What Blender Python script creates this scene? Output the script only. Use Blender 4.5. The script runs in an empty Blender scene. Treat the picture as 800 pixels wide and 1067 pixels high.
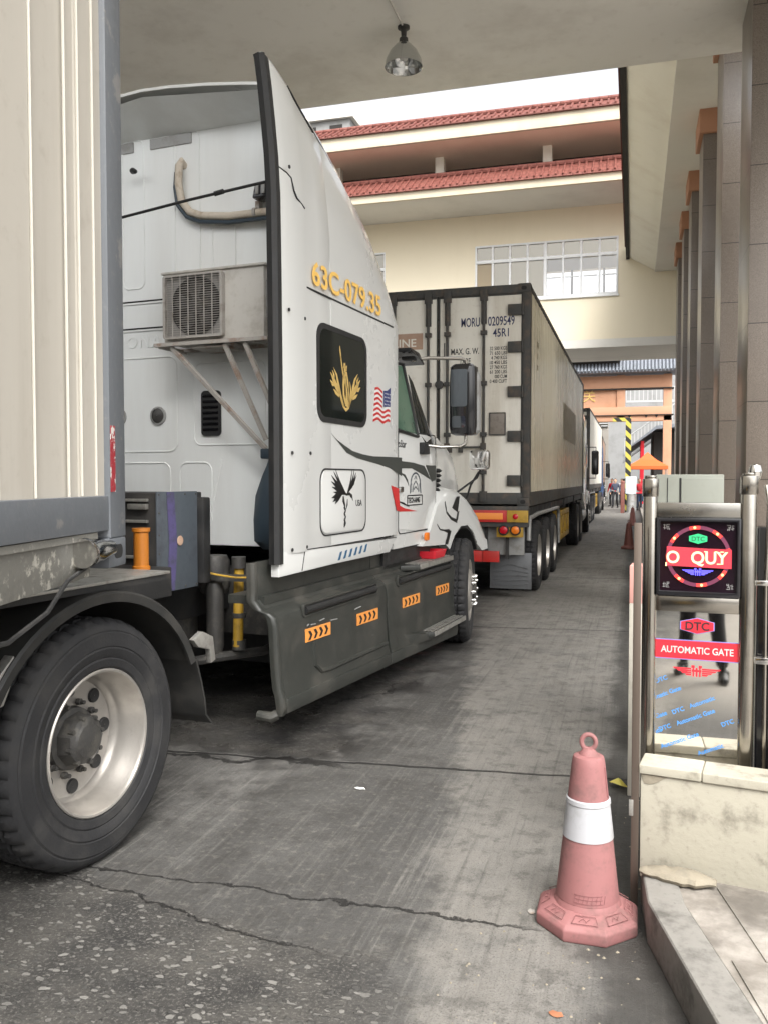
import bpy, bmesh, math, random
from mathutils import Vector, Matrix, noise as mnoise
random.seed(7)
PI = math.pi
R = math.radians
sc = bpy.context.scene
COL = sc.collection

# ------------------------------------------------------------------ camera
cam_d = bpy.data.cameras.new("camera")
cam = bpy.data.objects.new("camera", cam_d); COL.objects.link(cam)
cam.location = (0, 0, 1.6)
cam.rotation_euler = (R(90 - 2.163), 0, R(16.3))
cam_d.sensor_fit = 'VERTICAL'; cam_d.sensor_height = 24.0
cam_d.lens = 24.0 * 887 / 1067
cam_d.clip_start = 0.02; cam_d.clip_end = 2000
sc.camera = cam

# ------------------------------------------------------------------ light
SUN_EL, SUN_AZ = 52, 150      # azimuth clockwise from +Y : from behind right
w = bpy.data.worlds.new("World"); sc.world = w; w.use_nodes = True
nt = w.node_tree; nt.nodes.clear()
out = nt.nodes.new('ShaderNodeOutputWorld'); bg = nt.nodes.new('ShaderNodeBackground')
sky = nt.nodes.new('ShaderNodeTexSky'); sky.sky_type = 'NISHITA'; sky.sun_disc = False
sky.sun_elevation = R(SUN_EL); sky.sun_rotation = R(SUN_AZ)
sky.dust_density = 6.0; sky.air_density = 1.0; sky.ozone_density = 1.0
hs = nt.nodes.new('ShaderNodeHueSaturation'); hs.inputs['Saturation'].default_value = 0.12
hs.inputs['Value'].default_value = 1.0
nt.links.new(sky.outputs[0], hs.inputs['Color']); nt.links.new(hs.outputs[0], bg.inputs[0])
bg.inputs[1].default_value = 0.15
nt.links.new(bg.outputs[0], out.inputs[0])
sd = bpy.data.lights.new("sun", 'SUN'); sun = bpy.data.objects.new("sun", sd); COL.objects.link(sun)
sd.energy = 1.0; sd.angle = R(25); sd.color = (1, 0.97, 0.93)
sdir = Vector((math.sin(R(SUN_AZ)) * math.cos(R(SUN_EL)), math.cos(R(SUN_AZ)) * math.cos(R(SUN_EL)), math.sin(R(SUN_EL))))
sun.rotation_euler = sdir.to_track_quat('Z', 'Y').to_euler()
sc.view_settings.view_transform = 'Standard'; sc.view_settings.look = 'None'
sc.view_settings.gamma = 1; sc.view_settings.exposure = 1.4
sc.render.engine = 'CYCLES'
sc.cycles.max_bounces = 8; sc.cycles.diffuse_bounces = 5

# ------------------------------------------------------------------ materials
class NT:
    """tiny node-graph writer"""
    def __init__(s, name):
        s.m = bpy.data.materials.new(name); s.m.use_nodes = True
        s.t = s.m.node_tree; s.t.nodes.clear()
        s.out = s.t.nodes.new('ShaderNodeOutputMaterial'); s.b = s.t.nodes.new('ShaderNodeBsdfPrincipled')
        s.t.links.new(s.b.outputs[0], s.out.inputs[0])
        s.tc = s.t.nodes.new('ShaderNodeTexCoord').outputs['Object']
    def put(s, sock, v):
        if isinstance(v, bpy.types.NodeSocket): s.t.links.new(v, sock)
        elif v is not None: sock.default_value = v
    def math(s, op, a, b=None, c=None, clamp=False):
        n = s.t.nodes.new('ShaderNodeMath'); n.operation = op; n.use_clamp = clamp
        s.put(n.inputs[0], a); s.put(n.inputs[1], b); s.put(n.inputs[2], c); return n.outputs[0]
    def mapv(s, scale=(1, 1, 1), rot=(0, 0, 0), loc=(0, 0, 0), v=None):
        n = s.t.nodes.new('ShaderNodeMapping'); s.put(n.inputs[0], v or s.tc)
        n.inputs['Scale'].default_value = scale; n.inputs['Rotation'].default_value = rot; n.inputs['Location'].default_value = loc
        return n.outputs[0]
    def noise(s, scale, detail=4, rough=.55, v=None, dist=0):
        n = s.t.nodes.new('ShaderNodeTexNoise'); s.put(n.inputs['Vector'], v or s.tc)
        n.inputs['Scale'].default_value = scale; n.inputs['Detail'].default_value = detail
        n.inputs['Roughness'].default_value = rough; n.inputs['Distortion'].default_value = dist
        return n.outputs[0]
    def ramp(s, f, lo, hi, a=0., b=1.):
        n = s.t.nodes.new('ShaderNodeMapRange'); n.interpolation_type = 'SMOOTHSTEP'
        s.put(n.inputs[0], f); s.put(n.inputs[1], lo); s.put(n.inputs[2], hi); s.put(n.inputs[3], a); s.put(n.inputs[4], b)
        return n.outputs[0]
    def mix(s, f, a, b, mode='MIX'):
        n = s.t.nodes.new('ShaderNodeMix'); n.data_type = 'RGBA'; n.blend_type = mode
        s.put(n.inputs[0], f)
        for i, v in ((6, a), (7, b)):
            if isinstance(v, tuple) and len(v) == 3: v = v + (1,)
            s.put(n.inputs[i], v)
        return n.outputs[2]
    def xyz(s, v=None):
        n = s.t.nodes.new('ShaderNodeSeparateXYZ'); s.put(n.inputs[0], v or s.tc); return n.outputs
    def bump(s, h, strength=.3, dist=.01):
        n = s.t.nodes.new('ShaderNodeBump'); s.put(n.inputs['Height'], h)
        n.inputs['Strength'].default_value = strength; n.inputs['Distance'].default_value = dist
        s.t.links.new(n.outputs[0], s.b.inputs['Normal'])
    def col(s, c):
        if isinstance(c, tuple) and len(c) == 3: c = c + (1,)
        s.put(s.b.inputs['Base Color'], c)

def mat(name, base, rough=.5, metal=0., dirt=None, amt=.5, scale=3., streak=False, bump=0., bscale=60., coat=0., lo=.45, hi=.72, fine=0.):
    g = NT(name)
    c = base + (1,)
    if dirt:
        v = g.mapv((1, 1, .12)) if streak else None
        n = g.noise(scale, 7, .65, v)
        f = g.math('MULTIPLY', g.ramp(n, lo, hi), amt)
        c = g.mix(f, base, dirt)
        n2 = g.noise(scale * 7, 5, .6)
        if amt > .32: c = g.mix(g.ramp(n2, .55, .8, 0, amt * .6), c, dirt)
        g.put(g.b.inputs['Roughness'], g.ramp(n, .3, .8, rough * .85, min(1, rough * 1.35)))
    else:
        g.b.inputs['Roughness'].default_value = rough
    if fine:
        c = g.mix(g.ramp(g.noise(bscale * 2, 3, .7), .35, .7, 0, fine), c, tuple(x * .35 for x in base))
    g.col(c)
    g.b.inputs['Metallic'].default_value = metal
    if coat: g.b.inputs['Coat Weight'].default_value = coat; g.b.inputs['Coat Roughness'].default_value = .06
    if bump: g.bump(g.noise(bscale, 5, .6), bump, .004)
    return g.m

def emit(name, colr, strength):
    g = NT(name); g.col(tuple(x * .3 for x in colr)); g.b.inputs['Emission Color'].default_value = colr + (1,)
    g.b.inputs['Emission Strength'].default_value = strength; g.b.inputs['Roughness'].default_value = .5
    return g.m

M = {}
M['cab'] = mat('white_cab_paint', (.63, .635, .615), .25, dirt=(.64, .625, .59), amt=.3, scale=.5, coat=.5, lo=.2, hi=1.1)
M['cabback'] = mat('white_cab_paint_dusty', (.74, .76, .75), .35, dirt=(.46, .44, .40), amt=.32, scale=1.1, streak=True)
M['guard'] = mat('sooty_mudguard', (.020, .020, .019), .55, dirt=(.055, .05, .043), amt=.6, scale=3, bump=.15)
M['black'] = mat('black_rubber', (.013, .013, .013), .6, dirt=(.04, .037, .034), amt=.5, scale=6, bump=.15)
M['blackgloss'] = mat('black_gloss_plastic', (.012, .012, .014), .15, coat=.4)
M['skirt'] = mat('dark_grey_plastic', (.031, .033, .029), .46, dirt=(.080, .074, .062), amt=.7, scale=3.2, bump=.2, bscale=220, fine=.3)
M['tyre'] = mat('tyre_rubber', (.016, .016, .017), .72, dirt=(.042, .040, .037), amt=.75, scale=5, bump=.35, bscale=70)
M['rim'] = mat('dusty_silver_rim', (.44, .415, .38), .34, .6, dirt=(.20, .18, .155), amt=.5, scale=3.5, bump=.05, lo=.42, hi=.8)
M['hub'] = mat('greasy_hub_iron', (.055, .053, .05), .55, .3, dirt=(.13, .12, .10), amt=.7, scale=14, bump=.5, bscale=90)
M['chrome'] = mat('chrome', (.75, .74, .72), .1, 1.0)
M['steel'] = mat('brushed_steel', (.40, .385, .355), .24, 1.0, dirt=(.25, .225, .19), amt=.35, scale=9)
M['alu'] = mat('worn_aluminium', (.42, .41, .38), .42, .7, dirt=(.16, .14, .12), amt=.6, scale=14, bump=.15)
M['chassis'] = mat('dark_chassis_paint', (.018, .018, .018), .6, dirt=(.05, .044, .038), amt=.7, scale=4, bump=.25)
M['boxpaint'] = mat('blue_grey_box_paint', (.085, .1, .115), .5, .2, dirt=(.05, .05, .06), amt=.7, scale=4)
M['purple'] = mat('violet_paint', (.085, .07, .17), .55, dirt=(.05, .052, .07), amt=1., scale=9)
M['orange'] = mat('orange_enamel', (.46, .155, .015), .45, dirt=(.25, .10, .03), amt=.6, scale=8)
M['yellow'] = mat('yellow_enamel', (.45, .27, .03), .5, dirt=(.14, .09, .03), amt=.6, scale=9)
M['ac'] = mat('aged_beige_enamel', (.50, .48, .44), .5, dirt=(.27, .235, .19), amt=.6, scale=5, bump=.06)
M['acslat'] = mat('grille_enamel', (.36, .34, .31), .5, dirt=(.18, .15, .12), amt=.6, scale=12)
M['bracket'] = mat('rusty_white_angle_iron', (.36, .34, .31), .6, dirt=(.2, .10, .05), amt=.8, scale=9, bump=.2)
M['hose'] = mat('dirty_hose_tape', (.52, .46, .38), .7, dirt=(.28, .2, .13), amt=.6, scale=14, bump=.4, bscale=50)
M['navy'] = mat('dark_blue_hose', (.03, .045, .06), .5)
M['glass'] = mat('tinted_sleeper_glass', (.008, .011, .010), .05)
M['cabglass'] = mat('green_cab_glass', (.10, .17, .12), .06, dirt=(.03, .05, .04), amt=.8, scale=2.5)
M['gold'] = mat('gold_foil', (.72, .50, .17), .4, .25)
M['goldtext'] = mat('orange_gold_vinyl', (.90, .56, .14), .4)
M['dkgreen'] = mat('charcoal_vinyl', (.045, .05, .045), .4)
M['red'] = mat('red_vinyl', (.55, .03, .03), .4)
M['redpl'] = mat('red_plastic', (.62, .02, .035), .35)
M['flagblue'] = mat('navy_vinyl', (.04, .05, .16), .4)
M['bluevin'] = mat('blue_vinyl', (.02, .10, .20), .4)
M['white'] = mat('white_vinyl', (.75, .74, .72), .4)
M['ink'] = mat('black_ink', (.012, .012, .012), .5)
M['blueink'] = mat('navy_ink', (.02, .025, .09), .5)
M['seam'] = mat('seam_gap', (.015, .015, .015), .8)
M['reflector'] = mat('orange_reflector', (.85, .33, .07), .3)
# near container
M['beige'] = mat('beige_container_paint', (.46, .43, .375), .45, dirt=(.30, .265, .215), amt=.6, scale=1.6, streak=True, bump=.12, bscale=16)
M['beadl'] = mat('pale_bead_paint', (.49, .465, .405), .45, dirt=(.4, .35, .28), amt=.4, scale=3)
M['framegrey'] = mat('grey_frame_paint', (.125, .135, .147), .5, dirt=(.30, .28, .25), amt=.45, scale=4, bump=.15, lo=.6, hi=.66)
M['worn'] = mat('peeling_chassis_paint', (.17, .165, .145), .65, .1, dirt=(.46, .44, .38), amt=.9, scale=5, bump=.5, bscale=40, lo=.55, hi=.6)
M['redworn'] = mat('faded_red_tape', (.30, .02, .03), .5, dirt=(.6, .58, .54), amt=1., scale=26, lo=.52, hi=.56)
# second container
M['door'] = mat('off_white_door_paint', (.78, .75, .67), .5, dirt=(.40, .34, .25), amt=.5, scale=2.2, streak=True, bump=.08, bscale=12)
M['side'] = mat('yellowed_container_side', (.70, .64, .48), .28, dirt=(.46, .40, .28), amt=.4, scale=1.1, streak=True, bump=.1, bscale=8)
M['cframe'] = mat('dark_container_frame', (.045, .045, .042), .6, dirt=(.15, .11, .08), amt=.6, scale=7, bump=.3)
M['brown'] = mat('tan_panel', (.42, .27, .19), .5, dirt=(.5, .4, .3), amt=.4, scale=10)
M['tanside'] = mat('faded_tan_panel', (.30, .25, .15), .5, dirt=(.25, .2, .12), amt=.5, scale=5)
M['placard'] = mat('brown_grey_placard', (.24, .21, .18), .5, .3, dirt=(.12, .09, .07), amt=.5, scale=12)
M['redbar'] = mat('red_bumper_paint', (.50, .025, .02), .4, dirt=(.25, .04, .03), amt=.5, scale=6)
M['orangebar'] = mat('orange_marker', (.85, .28, .05), .35)
M['flap'] = mat('silver_mudflap', (.15, .155, .16), .45, .4, dirt=(.06, .06, .06), amt=.7, scale=5, bump=.3)
M['lens_r'] = mat('red_lens', (.5, .01, .02), .15)
M['lens_o'] = mat('amber_lens', (.8, .2, .02), .15)
M['greybox'] = mat('light_grey_guard', (.30, .30, .29), .5, .2, dirt=(.15, .13, .11), amt=.6, scale=6)
# architecture
M['ceil'] = mat('canopy_plaster', (.86, .84, .785), .9, dirt=(.60, .565, .50), amt=.5, scale=.8, bump=.05)
M['cream'] = mat('cream_render', (.80, .72, .55), .85, dirt=(.66, .58, .43), amt=.35, scale=.5, streak=True, bump=.1, bscale=30)
M['pale'] = mat('pale_cream_trim', (.84, .81, .71), .8, dirt=(.6, .52, .42), amt=.3, scale=1., streak=True)
M['soffit'] = mat('grey_soffit', (.70, .675, .62), .85, dirt=(.48, .45, .4), amt=.3, scale=.7)
M['fascia'] = mat('cream_fascia', (.60, .53, .40), .8, dirt=(.46, .40, .30), amt=.4, scale=1., streak=True)
M['salmon'] = mat('salmon_soffit', (.92, .76, .62), .85, dirt=(.78, .58, .45), amt=.3, scale=.8)
M['taupe'] = mat('grey_brown_trim', (.32, .295, .26), .85, dirt=(.26, .23, .2), amt=.4, scale=1)
M['orangeplaster'] = mat('orange_brown_plaster', (.37, .185, .105), .8, dirt=(.28, .14, .085), amt=.4, scale=1.2)
M['peach'] = mat('peach_gateway_plaster', (.50, .27, .165), .8, dirt=(.38, .2, .12), amt=.4, scale=1.2)
M['railing'] = mat('grey_railing', (.42, .42, .41), .6)
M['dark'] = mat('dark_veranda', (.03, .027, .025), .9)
M['winframe'] = mat('white_window_frame', (.75, .76, .76), .4)
M['tilegrey'] = mat('grey_roof_tile', (.17, .185, .21), .6, dirt=(.08, .085, .09), amt=.5, scale=4)
M['concwall'] = mat('concrete_grey', (.27, .27, .265), .8, dirt=(.17, .17, .16), amt=.5, scale=1)
M['wallcream'] = mat('cream_low_wall', (.385, .36, .29), .78, dirt=(.18, .165, .13), amt=.9, scale=7, bump=.5, bscale=24, lo=.50, hi=.70)
M['whitepost'] = mat('white_painted_board', (.58, .545, .47), .7, dirt=(.33, .3, .25), amt=.5, scale=6, bump=.15)
M['pinkpost'] = mat('pink_painted_end', (.70, .37, .32), .7)
M['cabinet'] = mat('grey_green_cabinet', (.25, .26, .22), .5, dirt=(.17, .17, .14), amt=.4, scale=3)
M['cone'] = mat('faded_pink_cone', (.275, .118, .115), .68, dirt=(.135, .08, .072), amt=.8, scale=7, bump=.12)
M['cone_dk'] = mat('dusty_red_cone', (.21, .075, .06), .6, dirt=(.12, .07, .06), amt=.6, scale=7)
M['conew'] = mat('reflective_white_band', (.40, .40, .415), .4, dirt=(.24, .235, .22), amt=.6, scale=8)
M['stampd'] = mat('moulded_dark_line', (.21, .085, .085), .8)
M['skin'] = mat('skin', (.50, .30, .20), .5)
M['trouser'] = mat('black_trousers', (.012, .012, .014), .85)
M['shirt'] = mat('dark_shirt', (.05, .06, .09), .8)
M['shirt2'] = mat('white_shirt', (.6, .6, .6), .8)
M['hair'] = mat('black_hair', (.012, .01, .01), .6)
M['tent'] = mat('orange_canopy_cloth', (.62, .11, .02), .6)
M['leaf'] = mat('dry_leaf', (.35, .14, .07), .7)
M['ylw'] = mat('yellow_scrap', (.8, .7, .15), .6)
M['truckblue'] = mat('blue_cab_paint', (.03, .10, .25), .3, dirt=(.1, .1, .1), amt=.4)
M['stone'] = mat('grey_curb_stone', (.225, .215, .195), .8, dirt=(.085, .08, .07), amt=.9, scale=7, bump=.8, bscale=25)
M['mortar'] = mat('loose_mortar', (.25, .22, .165), .9, dirt=(.2, .18, .14), amt=.8, scale=20, bump=.9, bscale=40)

def granite():
    g = NT('polished_brown_granite')
    vo = g.t.nodes.new('ShaderNodeTexVoronoi'); g.put(vo.inputs['Vector'], g.tc); vo.inputs['Scale'].default_value = 230
    bw = g.t.nodes.new('ShaderNodeRGBToBW'); g.put(bw.inputs[0], vo.outputs['Color'])
    c = g.mix(g.ramp(bw.outputs[0], .2, .8), (.105, .086, .070), (.185, .155, .128))
    c = g.mix(g.ramp(g.noise(1.3, 4), .4, .7, 0, .5), c, (.12, .10, .083))
    g.col(c); g.b.inputs['Roughness'].default_value = .3
    z = g.xyz()[2]
    fr = g.math('FRACT', g.math('DIVIDE', z, .8))
    ln = g.math('LESS_THAN', fr, .012)
    g.col(g.mix(ln, c, (.03, .025, .02)))
    g.bump(g.noise(160, 3), .12, .002)
    return g.m
M['granite'] = granite()

def tiles(name, c1, c2, px=.28, py=.33):
    g = NT(name); o = g.xyz()
    row = g.math('FLOOR', g.math('DIVIDE', o[2], py * .5))
    fx = g.math('FRACT', g.math('ADD', g.math('DIVIDE', o[0], px), g.math('MULTIPLY', row, .5)))
    fz = g.math('FRACT', g.math('DIVIDE', o[2], py * .5))
    edge = g.math('MAXIMUM', g.math('LESS_THAN', fx, .1), g.math('LESS_THAN', fz, .14))
    n = g.noise(9, 3)
    c = g.mix(g.ramp(n, .35, .7), c1, c2)
    g.col(g.mix(g.math('MULTIPLY', edge, .55), c, tuple(x * .45 for x in c1)))
    g.b.inputs['Roughness'].default_value = .7
    g.bump(g.math('ADD', g.math('MULTIPLY', fz, -1), g.math('SINE', g.math('MULTIPLY', fx, PI))), .6, .03)
    return g.m
M['tilered'] = tiles('red_roof_tile', (.155, .042, .030), (.205, .070, .052))

def paving():
    g = NT('worn_paving_slab')
    n = g.noise(5, 8, .65)
    c = g.mix(g.ramp(n, .35, .7), (.20, .18, .155), (.40, .37, .33))
    c = g.mix(g.ramp(g.noise(1.8, 6, .6), .5, .65, 0, .75), c, (.10, .09, .078))
    g.col(c); g.b.inputs['Roughness'].default_value = .7
    g.bump(g.noise(40, 6), .5, .006)
    return g.m
M['paving'] = paving()

def road():
    g = NT('old_concrete_road'); o = g.xyz(); X, Y = o[0], o[1]
    n1 = g.noise(.55, 9, .62); n2 = g.noise(3.2, 8, .65); n3 = g.noise(30, 6, .7); n4 = g.noise(140, 3, .7)
    c = g.mix(g.ramp(n1, .35, .68), (.076, .074, .070), (.148, .143, .134))
    c = g.mix(g.ramp(n2, .38, .72, 0, .55), c, (.058, .055, .051))
    # paler, less driven strip towards the gate
    line = g.math('ADD', X, g.math('ADD', g.math('MULTIPLY', Y, .148), g.math('ADD', .283, g.math('MULTIPLY', g.math('SUBTRACT', n2, .5), .35))))
    pale = g.math('MULTIPLY', g.ramp(line, -.03, .09), g.ramp(g.math('ADD', X, g.math('MULTIPLY', n2, .25)), -.10, .06, 1, 0))
    pale = g.math('MULTIPLY', pale, g.ramp(n2, .3, .55, .45, 1))
    c = g.mix(g.math('MULTIPLY', pale, .78), c, (.225, .213, .192))
    # long tyre streaks
    rv = g.mapv((38, .8, 1), (0, 0, R(-7)))
    st = g.noise(1.0, 5, .7, rv)
    c = g.mix(g.ramp(st, .50, .68, 0, .42), c, (.235, .225, .205))
    c = g.mix(g.ramp(st, .30, .48, .45, 0), c, (.045, .043, .04))
    # dark tyre-polished band beside the truck
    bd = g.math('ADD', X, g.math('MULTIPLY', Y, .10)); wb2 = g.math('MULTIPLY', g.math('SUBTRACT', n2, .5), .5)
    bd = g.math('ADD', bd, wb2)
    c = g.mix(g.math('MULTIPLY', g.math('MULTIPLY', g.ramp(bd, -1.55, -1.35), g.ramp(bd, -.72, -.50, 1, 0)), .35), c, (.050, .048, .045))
    # fine mottling
    c = g.mix(g.ramp(n3, .5, .72, 0, .5), c, (.22, .205, .18))
    n5 = g.noise(9, 8, .72)
    c = g.mix(g.ramp(n5, .50, .62, 0, .45), c, (.052, .049, .044))
    c = g.mix(g.ramp(n5, .30, .44, .35, 0), c, (.23, .215, .19))
    c = g.mix(g.ramp(n4, .52, .66, 0, .55), c, (.030, .028, .026))
    # dirt against the kerb
    kerb = g.ramp(g.math('ADD', X, g.math('MULTIPLY', g.math('SUBTRACT', n2, .5), .30)), -.16, -.06)
    kerb = g.math('MULTIPLY', kerb, g.ramp(X, 3., 5., 1, 0))
    c = g.mix(g.math('MULTIPLY', kerb, .72), c, (.04, .038, .034))
    # ground colour lightened behind the camera to brighten the mirror panel's reflection
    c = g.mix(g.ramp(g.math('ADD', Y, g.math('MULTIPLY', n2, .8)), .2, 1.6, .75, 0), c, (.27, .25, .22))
    # oil and grime between the wheels
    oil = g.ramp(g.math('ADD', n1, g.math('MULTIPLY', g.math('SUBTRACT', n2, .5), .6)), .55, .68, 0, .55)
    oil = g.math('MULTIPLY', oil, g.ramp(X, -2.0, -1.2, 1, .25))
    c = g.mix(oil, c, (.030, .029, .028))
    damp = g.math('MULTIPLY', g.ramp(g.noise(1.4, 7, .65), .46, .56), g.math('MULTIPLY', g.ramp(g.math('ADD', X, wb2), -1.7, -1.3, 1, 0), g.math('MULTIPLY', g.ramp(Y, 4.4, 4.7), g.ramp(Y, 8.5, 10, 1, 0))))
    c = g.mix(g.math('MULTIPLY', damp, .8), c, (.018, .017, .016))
    # worn patches that expose the aggregate: front left and below the truck
    wob = g.math('MULTIPLY', g.math('SUBTRACT', g.noise(2.2, 7, .6), .5), .75)
    a1 = g.math('MULTIPLY', g.ramp(g.math('ADD', g.math('ADD', Y, g.math('MULTIPLY', X, .20)), wob), 2.43, 2.55, 1, 0),
                g.ramp(g.math('ADD', X, g.math('ADD', wob, g.math('MULTIPLY', Y, .1))), -.75, -.25, 1, 0))
    a2 = g.math('MULTIPLY', g.ramp(g.math('ADD', X, wob), -1.75, -1.62, 1, 0),
                g.math('MULTIPLY', g.ramp(g.math('ADD', Y, g.math('MULTIPLY', wob, .2)), 4.52, 4.60), g.ramp(Y, 8, 9.5, 1, 0)))
    agg = g.math('MAXIMUM', a1, a2)
    c = g.mix(agg, c, g.mix(g.ramp(n2, .3, .7), (.030, .029, .028), (.085, .08, .072)))
    nd = g.t.nodes.new('ShaderNodeTexNoise'); g.put(nd.inputs['Vector'], g.tc); nd.inputs['Scale'].default_value = 26; nd.inputs['Detail'].default_value = 3
    va = g.t.nodes.new('ShaderNodeVectorMath'); va.operation = 'MULTIPLY_ADD'; g.put(va.inputs[0], nd.outputs['Color']); va.inputs[1].default_value = (.035, .035, 0); g.put(va.inputs[2], g.tc)
    wv = g.mapv((.75, 1.25, 1), (0, 0, .5), v=va.outputs[0])
    vo = g.t.nodes.new('ShaderNodeTexVoronoi'); g.put(vo.inputs['Vector'], wv); vo.inputs['Scale'].default_value = 40
    vo.inputs['Randomness'].default_value = 1
    bw = g.t.nodes.new('ShaderNodeSeparateColor'); g.put(bw.inputs[0], vo.outputs['Color'])
    sz = g.math('ADD', g.math('MULTIPLY', bw.outputs[1], .30), .22)
    peb = g.math('MULTIPLY', g.ramp(g.math('SUBTRACT', vo.outputs['Distance'], sz), -.05, .02, 1, 0), g.math('GREATER_THAN', bw.outputs[0], .22))
    pf = g.math('MULTIPLY', peb, g.ramp(g.noise(1.6, 5), .30, .5, .3, 1))
    pf1 = g.math('MULTIPLY', g.math('MULTIPLY', pf, a1), .85)
    pf2 = g.math('MULTIPLY', g.math('MULTIPLY', pf, a2), .35)
    pc = g.mix(g.math('POWER', bw.outputs[2], 1.8), (.07, .068, .063), (.25, .24, .22))
    n6 = g.noise(85, 4, .75)
    c = g.mix(g.math('MULTIPLY', a1, g.ramp(n6, .52, .62, 0, .55)), c, (.20, .19, .17))
    c = g.mix(g.math('MAXIMUM', pf1, pf2), c, pc)
    # cracks and joints
    def crack(a, b_, cc, x0, x1, wd, amp, k=1.3):
        wb = g.math('MULTIPLY', g.math('SUBTRACT', g.noise(k, 8, .68), .5), amp)
        d = g.math('ABSOLUTE', g.math('ADD', g.math('ADD', g.math('MULTIPLY', X, a), g.math('MULTIPLY', Y, b_)), g.math('ADD', wb, -cc)))
        l = g.ramp(d, wd * .5, wd * 1.6, 1, 0)
        return g.math('MULTIPLY', l, g.math('MULTIPLY', g.ramp(X, x0, x0 + .15), g.ramp(X, x1 - .3, x1, 1, 0)))
    ck = crack(-.10, 1, 4.67, -6, 2, .012, .14)
    for args in ((-.02, 1, 3.03, -2.4, -.2, .006, .35), (.17, 1, 2.50, -2.6, -.9, .005, .4), (-.08, 1, 4.58, -3, -1.4, .022, .5, 2.4),
                 (.9, -.5, -4.7, -2.3, -1.5, .014, .9, 2.0), (-.1, 1, 9.3, -6, 2, .014, .2), (-.1, 1, 14.3, -6, 2, .02, .2)):
        ck = g.math('MAXIMUM', ck, crack(*args))
    c = g.mix(g.math('MULTIPLY', ck, .85), c, (.014, .013, .012))
    g.col(c)
    rg = g.ramp(n2, .3, .7, .82, .6)
    g.put(g.b.inputs['Roughness'], g.math('SUBTRACT', g.math('SUBTRACT', rg, g.math('MULTIPLY', oil, .4)), g.math('MULTIPLY', damp, .3)))
    g.b.inputs['Specular IOR Level'].default_value = .35
    h = g.math('ADD', g.math('MULTIPLY', n3, .5), g.math('MULTIPLY', n4, .25))
    h = g.math('ADD', h, g.math('MULTIPLY', g.math('MULTIPLY', peb, agg), .8))
    h = g.math('SUBTRACT', h, g.math('MULTIPLY', ck, 1.6)); h = g.math('ADD', h, g.math('MULTIPLY', n5, 1.1))
    h = g.math('ADD', h, g.math('MULTIPLY', st, .4))
    g.bump(h, .9, .010)
    return g.m
M['road'] = road()

def glasspane():
    g = NT('window_glass'); g.col((.27, .255, .22)); g.b.inputs['Roughness'].default_value = .04
    g.b.inputs['Metallic'].default_value = .6
    return g.m
M['pane'] = glasspane()
def clearglass():
    g = NT('clear_glass'); t = g.t.nodes.new('ShaderNodeBsdfTransparent'); gl = g.t.nodes.new('ShaderNodeBsdfGlossy'); gl.inputs['Roughness'].default_value = .03
    mx = g.t.nodes.new('ShaderNodeMixShader'); mx.inputs[0].default_value = .12
    g.t.links.new(t.outputs[0], mx.inputs[1]); g.t.links.new(gl.outputs[0], mx.inputs[2]); g.t.links.new(mx.outputs[0], g.out.inputs[0]); return g.m
M['clear'] = clearglass()
M['panetan'] = mat('tan_blind_pane', (.34, .27, .17), .3)

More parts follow.
